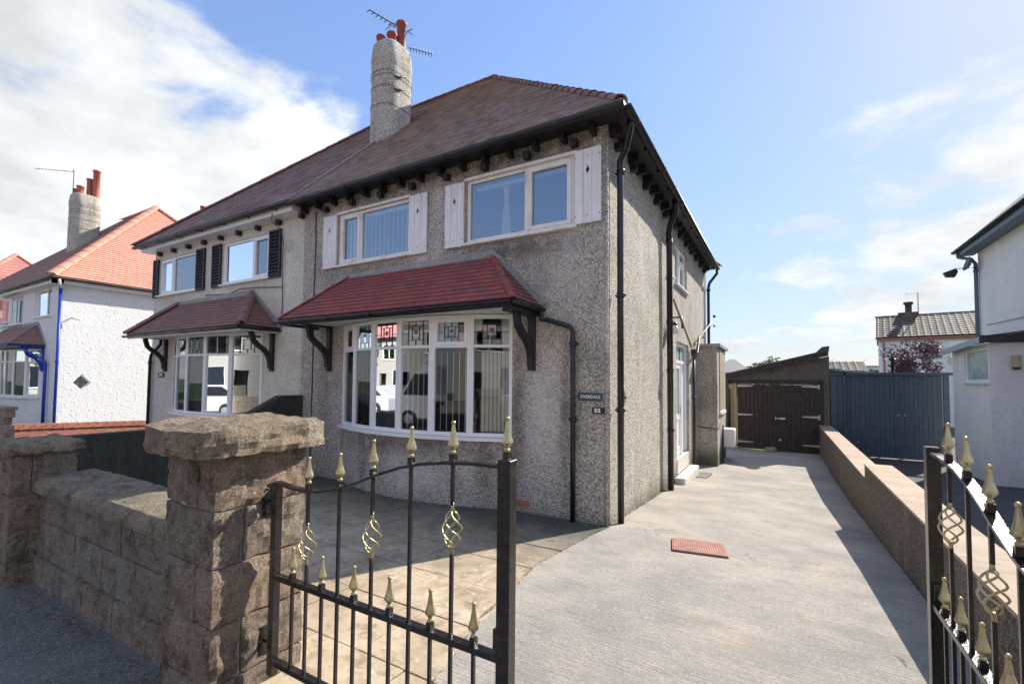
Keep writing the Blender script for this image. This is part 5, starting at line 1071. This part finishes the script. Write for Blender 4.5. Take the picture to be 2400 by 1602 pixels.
# blue side gates
BG=thing('boarded_gate','tall slate blue boarded double gate between the garage and the white annexe','gate',(4.6,11.9,-.45))
FB=Fr((0,11.9,0),(1,0,0),(0,-1,0)); 
MB().box((3.22,11.84,-.7),(3.37,11.96,2.12)).build('gate_post','bluewood',BG); MB().box((3.385,11.87,-.5),(3.53,11.93,2.1)).build('infill_board','bluewood',BG); MB().box((3.545,11.80,-.5),(3.60,11.93,2.12)).build('gate_post','bluewood',BG)
MB().box((3.2,11.80,2.03),(6.15,11.98,2.11)).build('top_rail','bluewood',BG,bevel=.004)
n=10
for k,(a,b) in enumerate(((3.61,4.78),(4.79,5.84))):
    lf=MB().box((a,11.93,-.41),(b,11.95,2.03)).build('gate_leaf','bluewood',BG)
    w_=(b-a)/n
    for i in range(n): MB().box((a+i*w_+.0015,11.898+random.uniform(0,.004),-.41),(a+(i+1)*w_-.0015,11.928,2.03)).build('board','bluewood',lf,bevel=.0025)
MB().box((4.765,11.885,-.41),(4.805,11.897,2.03)).build('meeting_stile','bluewood',BG); MB().box((5.86,11.84,-.7),(5.98,11.96,2.05)).build('gate_post','bluewood',BG); 
for x in (4.86,5.0): MB().lathe((x,11.895,.86),[(.028,0),(.028,.006),(.012,.012),(.012,.03),(.02,.034)],8,axes=(Vector((1,0,0)),Vector((0,0,1)),Vector((0,-1,0)))).build('ring_handle','steel',BG)
# ================================================================ right hand house
RH=thing('right_white_house','white rendered house with blue-grey eaves and a small annexe at right','house',(8,9,-.4))
XM=6.62
FM=Fr((XM,0,0),(0,1,0),(-1,0,0)); FA=Fr((5.85,0,0),(0,1,0),(-1,0,0)); FF=Fr((0,8.42,0),(1,0,0),(0,-1,0))
wall(FM,3.2,11.75,-.6,5.45,[],'white_fine',RH,name='side_wall'); wall(Fr((0,11.75,0),(1,0,0),(0,1,0)),XM+.14,15,-.6,5.45,[],'white_fine',RH,name='rear_wall'); wall(Fr((0,3.2,0),(1,0,0),(0,-1,0)),XM+.14,15,-.6,5.45,[],'white_fine',RH,name='front_wall')
deck((6.25,12.1,5.62),(6.25,2.9,5.62),(10.8,7.7,10.2),(10.8,7.5,10.2),'felt',RH,'roof'); deck((6.25,2.9,5.62),(16,2.9,5.62),(10.8,7.5,10.2),(16,7.5,10.2),'felt',RH,'front_roof'); deck((16,12.1,5.62),(6.25,12.1,5.62),(16,7.7,10.2),(10.8,7.7,10.2),'felt',RH,'rear_roof')
M['bluegrey']=plain('blue_grey_soffit_paint',(.12,.17,.23),.5)
MB().box((6.27,2.9,5.38),(6.32,12.05,5.58)).build('fascia','bluegrey',RH); MB().box((6.32,2.9,5.40),(6.62,12.05,5.43)).build('soffit','bluegrey',RH)
gutter((6.22,3.0,5.56),(6.22,12.15,5.56),.06,'darkred_plastic',RH,(-1,0,0),1.0)
pipe([(6.24,11.9,5.5),(6.26,11.9,5.36),(6.5,11.78,5.25),(6.56,11.70,5.1),(6.56,11.70,3.0)],.045,'bluegrey',RH,[(6.56,11.70,4.9)])
WA=(8.52,10.05,1.84,2.62)
wall(FA,8.42,10.95,-.7,2.70,[WA],'white_fine',RH,name='annexe_wall'); wall(FF,5.99,7.6,-.7,2.70,[],'white_fine',RH,name='annexe_front'); MB().box((5.86,10.82,-.7),(6.6,10.94,2.7)).build('annexe_back','white_fine',RH)
w=window(FA,*WA,[(WA[0],WA[1],WA[2],WA[3],0)],RH,fm='upvc',gm='glass_frost',n0=-.1,n1=-.03,fw=.06)
MB().prism([(5.70,8.28,2.80),(5.70,11.15,2.66),(6.62,11.15,2.90),(6.62,8.28,2.93)],(0,0,.05)).build('annexe_roof','felt',RH); 
M['leadgrey']=plain('pale_lead_edge',(.30,.34,.38),.5,metal=.2)
MB().prism([(5.66,8.26,2.70),(5.66,11.2,2.56),(5.66,11.2,2.70),(5.66,8.26,2.84)],(.035,0,0)).build('annexe_fascia','leadgrey',RH); MB().box((5.66,8.24,2.70),(7.6,8.30,2.86)).build('annexe_front_fascia','blackwood',RH)
MB().box((5.80,11.0,2.3),(5.98,11.2,2.55)).build('corner_bracket','upvc',RH)
MB().tube([(6.60,11.2,3.35),(6.60,8.0,3.28),(6.60,5,3.3)],.008,4).build('wall_cable','cable',RH)
q=MB(); q.lathe((6.45,11.62,5.08),[(.002,0),(.10,.02),(.17,.06),(.20,.10),(.195,.105),(.1,.03),(.002,.012)],16,axes=(Vector((.3,0,.95)).normalized(),Vector((0,1,0)),Vector((-.95,0,.3)).normalized())); dish=q.build('satellite_dish','bluegrey'); tag(dish,'small grey satellite dish at the top corner of the right white house','dish')
fl=thing('floodlight','small black floodlight on a thin arm at the corner of the right house','light',(6.2,11.6,4.9)); MB().tube([(6.6,11.6,4.98),(6.15,11.55,4.98)],.012,6).build('arm','alu',fl)
q=MB(); c=Vector((5.98,11.5,4.9)); q.prism([c+Vector(v) for v in ((-.14,-.06,-.02),(.12,-.06,.08),(.16,-.06,-.02),(.10,-.06,-.16),(-.08,-.06,-.14))],(0,.14,0)); q.build('lamp_head','alu',fl)
wl=thing('wall_light','beige box shaped wall light on the white annexe wall','light',(6.25,8.36,2.2)); MB().lathe((6.25,8.36,2.16),[(.055,0),(.075,.01),(.075,.24),(.065,.26)],16,smooth=False).build('shade','beige',wl); MB().lathe((6.25,8.36,2.11),[(.05,0),(.068,.015),(.068,.045),(.05,.05)],12).build('base','grate',wl)
q=MB(); q.tube([(6.50+.07*math.cos(a*.5),8.30,.72+.05*math.sin(a*.5)+a*.002) for a in range(11)],.011,5,cap=False); q.tube([(6.57,8.42,.66),(6.57,8.3,.70)],.011,5); o=q.build('wall_hook','iron'); tag(o,'curled black iron hook on the white annexe wall at the right edge','hook')
# ================================================================ pink trimmed house behind
PH=thing('pink_trimmed_house','white house with pink trim and grey pantiled roof beyond the blue gate','house',(7,30,-.5))
FP=Fr((0,30,0),(1,0,0),(0,-1,0))
WP=(9.05,10.05,3.35,4.25); WP2=(7.95,8.85,1.5,2.6)
wall(FP,7.05,14,-.8,4.55,[WP,WP2],'white_fine',PH); wall(Fr((7.05,30,0),(0,1,0),(-1,0,0)),.14,6,-.8,4.55,[],'white_fine',PH,name='side_wall'); MB().box((7.2,35.9,-.8),(14,36,4.55)).build('rear_wall','white_fine',PH); MB().prism([(7.06,30,4.5),(7.06,36,4.5),(7.06,33,5.95)],(.15,0,0)).build('gable','white_fine',PH)
roof_plane((6.95,29.75,4.52),(14.2,29.75,4.52),(6.95,33,6.1),(14.2,33,6.1),.31,.34,.075,'pantile','pantiles',PH,roll=True,seed=71); deck((6.95,29.75,4.52),(14.2,29.75,4.52),(6.95,33,6.1),(14.2,33,6.1),'pantile',PH); deck((14.2,36.25,4.52),(6.95,36.25,4.52),(14.2,33,6.1),(6.95,33,6.1),'pantile',PH,'rear_roof')
ridge((6.95,33,6.11),(14.2,33,6.11),16,.13,'pantile',PH)
MB().box((7.0,29.80,4.30),(14,29.9,4.5)).build('fascia','pinktrim',PH); gutter((6.9,29.7,4.48),(14,29.7,4.48),.06,'pinktrim',PH,(0,-1,0),2)
pipe([(7.3,29.85,4.4),(7.32,29.94,4.1),(7.35,29.94,-.5)],.05,'pinktrim',PH,[(7.35,29.94,3.0)])
for W_,nm in ((WP,0),(WP2,1)):
    w=window(FP,*W_,[(W_[0],W_[1],W_[2],W_[3],0)],PH,fm='upvc' if nm==0 else 'pinktrim',gm='glass_dark',n0=-.1,n1=-.03,fw=.08)
    q=MB(); FP.box(q,W_[0]+.08,W_[1]-.08,W_[2]+.08,W_[3]-.08,-.16,-.14); q.build('drawn_blind','pinkframe',w)
q=MB(); FP.box(q,10.2,11.3,3.45,4.25,-.0,.02); q.build('wall_panel','upvc',PH)
q=MB().box((8.15,32.7,5.8),(9.0,33.3,6.24)); q.box((8.08,32.62,6.24),(9.07,33.38,6.32)); c=q.build('chimney','dash_fine',PH); MB().lathe((8.6,33,6.28),[(.18,0),(.17,.1),(.17,.55),(.25,.58),(.25,.72),(.15,.72)],12).build('chimney_pot','grate',c)
p=at(2128,688,33); MB().tube([(p.x,33,5.9),(p.x,33,p.z)],.03,5).build('mast','steel',PH)
yagi('tv_aerial','faint small aerial on a mast above the pink trimmed house',(p.x-.1,33,p.z-.02),R(0),0,.5,3,el=.25,parentmat='steel')
p=at(2091,850,13.5); sp_=thing('vent_pipe','black vent pipe rising behind the blue gate','pipe',(p.x,13.5,0)); q=at(2091,835,13.5); MB().lathe((p.x,13.5,0),[(.035,0),(.035,q.z-.12),(.055,q.z-.12),(.055,q.z-.03),(.035,q.z-.03),(.035,q.z+.05)],10).build('pipe_body','black',sp_); MB().tube([(p.x-.09,13.5,q.z-.1),(p.x+.09,13.5,q.z-.1)],.03,6).build('bracket','black',sp_)
PH.rotation_euler=(0,0,R(-8.5))
# ---- skyline
def far_house(name,label,px0,px1,py_top,py_eave,y,mat,wallmat,depth=8,hip=True):
    a=at(px0,py_eave,y); b=at(px1,py_eave,y); zt=at((px0+px1)/2,py_top,y+depth/2).z; ze=(a.z+b.z)/2
    t=thing(name,label,'house',((a.x+b.x)/2,y,-.6)); h=min(depth/2,(b.x-a.x)/2*.9) if hip else 0
    MB().box((a.x+.3,y+.3,-1),(b.x-.3,y+depth-.3,ze)).build('wall',wallmat,t)
    deck((a.x,y,ze),(b.x,y,ze),(a.x+h,y+depth/2,zt),(b.x-h,y+depth/2,zt),mat,t,'front_roof'); deck((b.x,y+depth,ze),(a.x,y+depth,ze),(b.x-h,y+depth/2,zt),(a.x+h,y+depth/2,zt),mat,t,'rear_roof')
    if hip: deck((a.x,y+depth,ze),(a.x,y,ze),(a.x+h,y+depth/2,zt),(a.x+h,y+depth/2,zt),mat,t,'end_roof'); deck((b.x,y,ze),(b.x,y+depth,ze),(b.x-h,y+depth/2,zt),(b.x-h,y+depth/2,zt),mat,t,'end_roof')
    for i in range(3):
        u=a.x+(b.x-a.x)*(.2+.3*i); F=Fr((0,y+.3,0),(1,0,0),(0,-1,0)); q=MB(); F.box(q,u-.6,u+.6,ze-1.5,ze-.4,-.0,.03); w=q.build('window','upvc',t); q=MB(); F.box(q,u-.5,u+.5,ze-1.4,ze-.5,.031,.04); q.build('pane','carglass',w)
    return t
M['greyroof']=plain('distant_grey_slates',(.30,.29,.27),.8,var=.1); M['paleroof']=plain('distant_pale_roof',(.42,.38,.33),.8,var=.1)
far_house('distant_house','pale grey roofed house just right of the side lean-to on the skyline',1655,1768,841,872,62,'paleroof','white_fine')
far_house('distant_house','low grey roof beyond the garage behind the yellow-green tree',1745,1850,843,868,85,'greyroof','white_fine')
far_house('distant_house','brown hipped roof above the pantiled outbuilding',1925,1995,841,860,70,'paleroof','white_fine')
far_house('distant_house','brown roofed white house left of the pink trimmed house',2012,2100,838,856,60,'paleroof','white_fine')
a=at(1944,868,24); b=at(2037,868,24); ob=thing('outbuilding','low outbuilding with dark pantiled roof behind the blue gate','outbuilding',((a.x+b.x)/2,25,0)); zt=at(1990,847,26).z
roof_plane((a.x-1,24,a.z-.15),(b.x,24,b.z-.15),(a.x-1,26,zt),(b.x,26,zt),.31,.34,.075,'pantile','pantiles',ob,roll=True,seed=81); deck((a.x-1,24,a.z-.15),(b.x,24,b.z-.15),(a.x-1,26,zt),(b.x,26,zt),'pantile',ob); MB().box((a.x-1,24.2,-.8),(b.x-.1,27.8,a.z-.15)).build('wall','white_fine',ob); deck((b.x,28,a.z-.15),(a.x-1,28,a.z-.15),(b.x,26,zt),(a.x-1,26,zt),'pantile',ob,'rear_roof')
# shed roof edge just over the blue gate
a=at(1945,868,13.5); b=at(2075,878,13.5); sh_=thing('shed','pale sloping shed roof edge peeping over the blue gate','shed',(a.x+1,14,-.5)); MB().prism([(a.x,13.2,a.z),(b.x,13.2,b.z),(b.x,13.2,b.z+.05),(a.x,13.2,a.z+.06)],(0,2,0)).build('roof','leadgrey',sh_); MB().prism([(a.x+.05,13.3,-.6),(b.x-.1,13.3,-.6),(b.x-.1,13.3,b.z),(a.x+.05,13.3,a.z)],(0,1.8,0)).build('wall','garage_dash',sh_)
# ---- plants
def foliage(mb,c,rx,ry,rz,n,leaf,rr,droop=0,clumps=26):
    cl=[]
    for i in range(clumps):
        d=Vector((rr.gauss(0,1),rr.gauss(0,1),rr.gauss(0,1))).normalized()*rr.uniform(.35,1.0); cl.append((Vector((d.x*rx,d.y*ry,d.z*rz)),rr.uniform(.22,.42)))
    for i in range(n):
        o,r=rr.choice(cl); d=Vector((rr.gauss(0,1),rr.gauss(0,1),rr.gauss(0,1))).normalized()*r*rr.random()**.4
        p=Vector(c)+o+Vector((d.x*rx,d.y*ry,d.z*rz)); a=Vector((rr.gauss(0,1),rr.gauss(0,1),rr.gauss(0,.6))).normalized(); b=a.cross(Vector((rr.gauss(0,1),rr.gauss(0,1),rr.gauss(0,1)))).normalized(); l=leaf*rr.uniform(.6,1.3)
        mb.add([p-a*l,p+b*l*.4,p+a*l,p-b*l*.4],[(0,1,2,3)])
def tree(name,label,x,y,z0,h,rx,rz,mat,n,leaf,seed,cat='tree',trunk_r=.08):
    rr=random.Random(seed); t=thing(name,label,cat,(x,y,z0)); top=z0+h; cz=top-rz
    q=MB(); q.tube([(x,y,z0),(x+.05,y,z0+h*.3),(x-.03,y,cz)],[trunk_r,trunk_r*.8,trunk_r*.4],8); q.build('trunk','bark',t)
    for i in range(9):
        a=rr.uniform(0,6.28); e=rr.uniform(.5,1); MB().tube([(x,y,lerp(z0,cz,.5+.05*i)),(x+math.cos(a)*rx*.4,y+math.sin(a)*rx*.4,cz-rz*.1),(x+math.cos(a)*rx*.8*e,y+math.sin(a)*rx*.8*e,cz+rz*rr.uniform(-.2,.7))],[trunk_r*.4,trunk_r*.25,.008],5).build('limb','bark',t)
    mb=MB(); foliage(mb,(x,y,cz),rx,rx,rz,n,leaf,rr); c=mb.build('crown',mat,t,weld=False); return t
p=at(2146,905,13.8); tree('purple_tree','purple leaved bush with spiky outline in front of the pink trimmed house',p.x,13.8,-.5,at(2143,795,13.8).z+.5,.78,.85,'leaf_purple',4200,.05,5,'bush',.05)
p=at(2105,857,13.3); q=at(2146,868,13.5); st_=MB().tube([p,q],.018,6).build('bare_branch','bark'); tag(st_,'dark pruned branch end sticking left out of the purple bush','branch')
p=at(1788,870,30); tree('garden_tree','bright yellow-green tree top showing above the garage roof',p.x,30,-.5,at(1788,842,30).z+.5,1.3,1.0,'leaf_yellow',1400,.13,6)
p=at(1815,870,34); tree('garden_tree','darker sparse tree top right of the yellow-green one above the garage',p.x,34,-.5,at(1815,844,34).z+.6,.9,.9,'leaf_green',420,.12,8)
p=at(1855,870,38); tree('garden_tree','wispy bare tree top poking over the middle of the garage roof',p.x,38,-.5,at(1857,836,38).z+.2,1.0,.8,'leaf_green',160,.12,9)
p=at(1700,950,13.5); tree('garden_shrub','yellow-green shrub glimpsed between the lean-to and the garage post',p.x-.1,13.2,-.5,1.9,.35,.9,'leaf_yellow',900,.06,12,'shrub',.03)
# ================================================================ small things
mc=thing('manhole_cover','rust red iron inspection cover set in the grey concrete drive','manhole cover',(1.1,-.25,.01)); 
ang=math.atan2(.104,.53); ca,sa=math.cos(ang),math.sin(ang); c0=Vector((1.10,-.245,0))
def mcp(u,v,z): return (c0.x+u*ca-v*sa,c0.y+u*sa+v*ca,g(c0.y+u*sa+v*ca)+z)
MB().hexa([mcp(-.275,-.235,-.02),mcp(.275,-.235,-.02),mcp(.275,.235,-.02),mcp(-.275,.235,-.02),mcp(-.275,-.235,.004),mcp(.275,-.235,.004),mcp(.275,.235,.004),mcp(-.275,.235,.004)]).build('frame','grate',mc)
MB().hexa([mcp(-.265,-.225,.0),mcp(.265,-.225,.0),mcp(.265,.225,.0),mcp(-.265,.225,.0),mcp(-.265,-.225,.022),mcp(.265,-.225,.022),mcp(.265,.225,.022),mcp(-.265,.225,.022)]).build('cover_plate','manhole',mc)
q=MB()
for i in range(22):
    for j in range(14):
        u,v=-.25+i*.0235,-.205+j*.031; du=.008 if (i+j)%2 else .003; dv=.003 if (i+j)%2 else .008
        q.hexa([mcp(u-du,v-dv,.021),mcp(u+du,v-dv,.021),mcp(u+du,v+dv,.021),mcp(u-du,v+dv,.021),mcp(u-du,v-dv,.025),mcp(u+du,v-dv,.025),mcp(u+du,v+dv,.025),mcp(u-du,v+dv,.025)])
q.build('tread_pattern','manhole',mc,weld=False,kind='stuff')
dg_=thing('drain_grate','small dark slotted drain grate beside the doorstep','drain',(.36,5.6,-.3))
MB().box((.24,5.2,g(5.95)-.05),(.50,5.95,g(5.2)-.005)).build('frame','grate',dg_)
for i in range(9): MB().box((.25,5.24+i*.078,g(5.24+i*.078)-.01),(.49,5.27+i*.078,g(5.24+i*.078)+.022)).build('bar','steel',dg_)
sg=thing('house_name_sign','dark green plate reading OVERDALE beside the black downpipe','sign',(-.21,0,1.59)); MB().box((-.375,-.022,1.54),(-.05,-.012,1.64)).build('plate','sign_green',sg,bevel=.002); text('OVERDALE',FRONT,-.213,1.588,.0225,.056,'letter',sg,bold=.0012,sx=.92)
MB().box((-.36,-.013,1.55),(-.07,0,1.63)).build('backing','blackwood',sg)
def numplate(s,label,u0,u1,z0,z1,x=0):
    t=thing('number_plate',label,'sign',((u0+u1)/2,0,(z0+z1)/2)); q=MB(); FRONT.box(q,u0,u1,z0,z1,0,.022); q.build('plate','sign_black',t,bevel=.002); text(s,FRONT,(u0+u1)/2-.012,(z0+z1)/2,.0225,(z1-z0)*.86,'letter',t,bold=.0035,sx=1.25); return t
numplate('32','small black plate with white number 32 under the green name sign',-.185,-.025,1.38,1.455); numplate('34','black number plate reading 34 left of the cream house bay',-11.72,-11.43,1.77,1.90)
la=thing('outside_lamp','old dark bracket lamp with white glass above the side door','lamp',(.2,3.5,2.95)); 
MB().tube([(0,3.62,3.02),(.26,3.62,3.02),(.27,3.62,2.80)],.018,6).build('bracket','black',la); MB().lathe((.12,3.62,2.70),[(.02,0),(.07,.02),(.085,.09),(.06,.16),(.03,.18)],12).build('glass_shade','plasticwhite',la); MB().lathe((.12,3.62,2.88),[(.07,0),(.05,.04),(.02,.06)],10).build('cap','black',la)
sc_=MB().prism([(0,4.15,3.48),(0,4.3,3.48),(0,6.35,2.75),(0,6.35,2.63)],(.025,0,0)).build('cable_board','beige',H)
ins=thing('cable_bracket','white cable bracket with two small insulators on the rear corner of the grey house','bracket',(.1,8.5,3.3)); MB().tube([(.02,6.7,2.75),(.06,8.2,3.2),(.16,9.0,3.55)],.014,5).build('cable','whitecable',ins)
for z in (3.66,3.38): MB().lathe((.22,9.0,z),[(.015,0),(.04,.02),(.04,.06),(.02,.09)],8).build('insulator','plasticwhite' if z<3.5 else 'black',ins)
wb=thing('meter_box','white plastic box on the end of the lean-to by the garage','box',(.62,8.5,.2)); MB().box((.47,8.3,.0),(.78,8.85,.50)).build('box_body','plasticwhite',wb,bevel=.03)
lt=MB().hexa([(.50,7.85,g(8)),(.56,7.85,g(8)),(.56,7.92,g(8)),(.50,7.92,g(8)),(.50,8.10,.62),(.53,8.10,.62),(.53,8.15,.62),(.50,8.15,.62)]).build('leaning_board','blackwood'); tag(lt,'dark narrow board leaning on the corner of the lean-to','board')
fb=MB().hexa([(.62,8.6,g(8.6)+.0),(1.0,8.4,g(8.4)),(1.02,8.47,g(8.4)),(.64,8.67,g(8.6)),(.62,8.6,g(8.6)+.04),(1.0,8.4,g(8.4)+.02),(1.02,8.47,g(8.4)+.02),(.64,8.67,g(8.6)+.04)]).build('offcut','slab_step'); tag(fb,'pale broken offcut lying on the drive below the white box','debris')
# debris and moss along house foot, twigs on pavement
rr=random.Random(9); mb=MB()
for i in range(520):
    x=rr.uniform(-6,-.05); y=-abs(rr.gauss(0,.05))-.02
    if -4.95<x<-1.3:
        t=(x+3.12)/1.8; y-=.44*(1-t*t)
    s=rr.uniform(.006,.018); p=Vector((x,y,g(y)+.003)); q=[p+Vector((rr.uniform(-s,s),rr.uniform(-s,s),rr.uniform(0,s))) for _ in range(4)]; mb.add(q,[(0,1,2),(0,2,3),(0,1,3),(1,2,3)])
o=mb.build('fallen_pebbles','dash',weld=False,kind='stuff'); o['label']='loose pebbles and crumbs fallen along the foot of the house wall'
mb=MB()
for i in range(1500):
    e=rr.random()
    if e<.45: y=rr.uniform(.2,3.9); x=.012+abs(rr.gauss(0,.02))
    elif e<.6: x=rr.uniform(-5.9,-.1); y=-.02-abs(rr.gauss(0,.03)); y-= .44*(1-((x+3.12)/1.8)**2) if -4.95<x<-1.3 else 0
    elif e<.8: y=rr.uniform(-4,0); x=edgex(y)+rr.gauss(0,.012)
    else: y=rr.uniform(-3.8,11); x=2.89-abs(rr.gauss(0,.03))
    h=rr.uniform(.006,.022); p=Vector((x,y,g(y))); a=rr.uniform(0,6.28); mb.add([p+Vector((math.cos(a)*.003,math.sin(a)*.003,0)),p-Vector((math.cos(a)*.003,math.sin(a)*.003,0)),p+Vector((rr.uniform(-.01,.01),rr.uniform(-.01,.01),h))],[(0,1,2)])
o=mb.build('moss_tufts','leaf_green',weld=False,kind='stuff'); o['label']='tiny moss and weed tufts along wall feet and joints'
mb=MB()
for i in range(200):
    x=rr.uniform(-3.1,-.5); y=-4.36-abs(rr.gauss(0,.06)); z=g(y)+.003; a=rr.uniform(0,6.28); l=rr.uniform(.006,.026); d=Vector((math.cos(a),math.sin(a),0)); n_=Vector((-d.y,d.x,0))*.0015
    mb.add([Vector((x,y,z))-d*l/2-n_,Vector((x,y,z))+d*l/2-n_,Vector((x,y,z+.004))+d*l/2+n_,Vector((x,y,z+.004))-d*l/2+n_],[(0,1,2,3)])
o=mb.build('dry_litter','bark',weld=False,kind='stuff'); o['label']='dry twigs and grass litter on the pavement under the stone wall'
tw=MB().tube([(-2.4,-4.78,g(-4.78)+.006),(-2.25,-4.80,g(-4.8)+.008),(-2.08,-4.80,g(-4.8)+.006)],.003,4).build('twig','newwood'); tag(tw,'pale bent straw lying on the dark pavement by the stone wall','twig')
# ================================================================ across the street (seen mirrored in the windows)
def car(name,label,x,y,z,L_,Wd,prof,glassp,mat,yawz=0):
    t=thing(name,label,'van' if 'van' in name else 'car',(x,y,z)); 
    MB().prism([(x+a*L_,y-Wd/2,z+b) for a,b in prof],(0,Wd,0)).build('body',mat,t,bevel=.04)
    for s in (-1,1):
        MB().prism([(x+a*L_,y+s*(Wd/2+.001),z+b) for a,b in glassp],(0,s*.012,0)).build('side_window','carglass',t)
        for a in (.18,.80):
            w=MB().lathe((x+a*L_,y+s*(Wd/2-.12),z+.33),[(.33,0),(.34,.03),(.34,.17),(.30,.20),(.2,.20)],18,axes=(Vector((1,0,0)),Vector((0,0,1)),Vector((0,s,0)))).build('wheel','tyre',t); MB().lathe((x+a*L_,y+s*(Wd/2+.085),z+.33),[(.2,0),(.18,.01),(.05,.02)],12,axes=(Vector((1,0,0)),Vector((0,0,1)),Vector((0,s,0)))).build('rim','steel',w)
    return t
car('parked_van','white panel van parked across the road and mirrored in the bay window',-9.3,-9.7,.02,5.2,2.0,[(0,.35),(0,.9),(.10,1.15),(.22,2.05),(.27,2.25),(1,2.28),(1,.35)],[(.13,1.2),(.22,1.95),(.34,1.95),(.34,1.2)],'carwhite')
car('parked_car','white hatchback parked beyond the van and mirrored in the cream house bay',-19.0,-9.4,.02,4.2,1.8,[(0,.3),(0,.75),(.22,.95),(.38,1.42),(.75,1.46),(.95,1.05),(1,.9),(1,.3)],[(.27,.95),(.39,1.36),(.74,1.38),(.88,1.0)],'carwhite')
M['far_dash']=plain('far_grey_render',(.42,.40,.37),.9); M['far_cream']=plain('far_cream_render',(.5,.47,.40),.9)
for i,(x0,wl_,lab) in enumerate(((-36,'far_dash','grey house with a red hipped roof across the road at the far end'),(-20.5,'far_dash','grey house with a red hipped roof facing the cream house from across the road'),(-5,'far_cream','cream house with a red hipped roof facing the pebbledashed house from across the road'),(10.5,'far_dash','grey house with a red hipped roof across the road beyond the gates'))):
    t=thing('street_house',lab,'house',(x0,-22,0)); F=Fr((0,-18,0),(1,0,0),(0,1,0)); x1=x0+12.5
    ws=[(x0+1+3*k,x0+2.6+3*k,3.3,4.5) for k in range(4)]+[(x0+1,x0+4.2,.9,2.5),(x0+8.3,x0+11.5,.9,2.5),(x0+5.2,x0+6,.2,2.2),(x0+6.6,x0+7.4,.2,2.2)]
    wall(F,x0,x1,-.3,5.1,ws,wl_,t); MB().box((x0,-26,-.3),(x0+.2,-18.15,5.1)).build('side_wall',wl_,t); MB().box((x1-.2,-26,-.3),(x1,-18.15,5.1)).build('side_wall',wl_,t); MB().box((x0+.2,-19.2,0),(x1-.2,-19.1,5)).build('inner_wall','interior',t)
    for w_ in ws[:6]: window(F,*w_,[(w_[0],(w_[0]+w_[1])/2,w_[2],w_[3],0),((w_[0]+w_[1])/2,w_[1],w_[2],w_[3],0)],t,gm='glass_dark')
    a,b,c_,d=(x1+.3,-17.6,5.05),(x0-.3,-17.6,5.05),(x1-4.2,-22,9.3),(x0+4.2,-22,9.3)
    deck(a,b,c_,d,'pinkroof',t,'front_roof'); deck((x0-.3,-26.4,5.05),(x1+.3,-26.4,5.05),d,c_,'pinkroof',t,'rear_roof'); deck((x0-.3,-17.6,5.05),(x0-.3,-26.4,5.05),d,d,'pinkroof',t,'end_roof'); deck((x1+.3,-26.4,5.05),(x1+.3,-17.6,5.05),c_,c_,'pinkroof',t,'end_roof')
fw=thing('street_wall','pale sandstone garden wall on the far side of the road','wall',(0,-14.5,0)); s_=400
for i in range(26):
    for r in range(3): MB().box((-30+i*1.6+(.5 if r%2 else 0)+.01,-14.6,.02+r*.28),(-28.4+i*1.6+(.5 if r%2 else 0)-.01,-14.35+random.uniform(-.02,.02),.29+r*.28)).build('stone','blockwork',fw)
tree('street_tree','green broadleaf tree standing across the road',-30.5,-16,0,6.5,2.2,2.2,'leaf_green',3500,.16,33,'tree',.15)
for o in list(bpy.data.objects):
    if o.type=='MESH' and not o.data.materials: print('NOMAT',o.name)
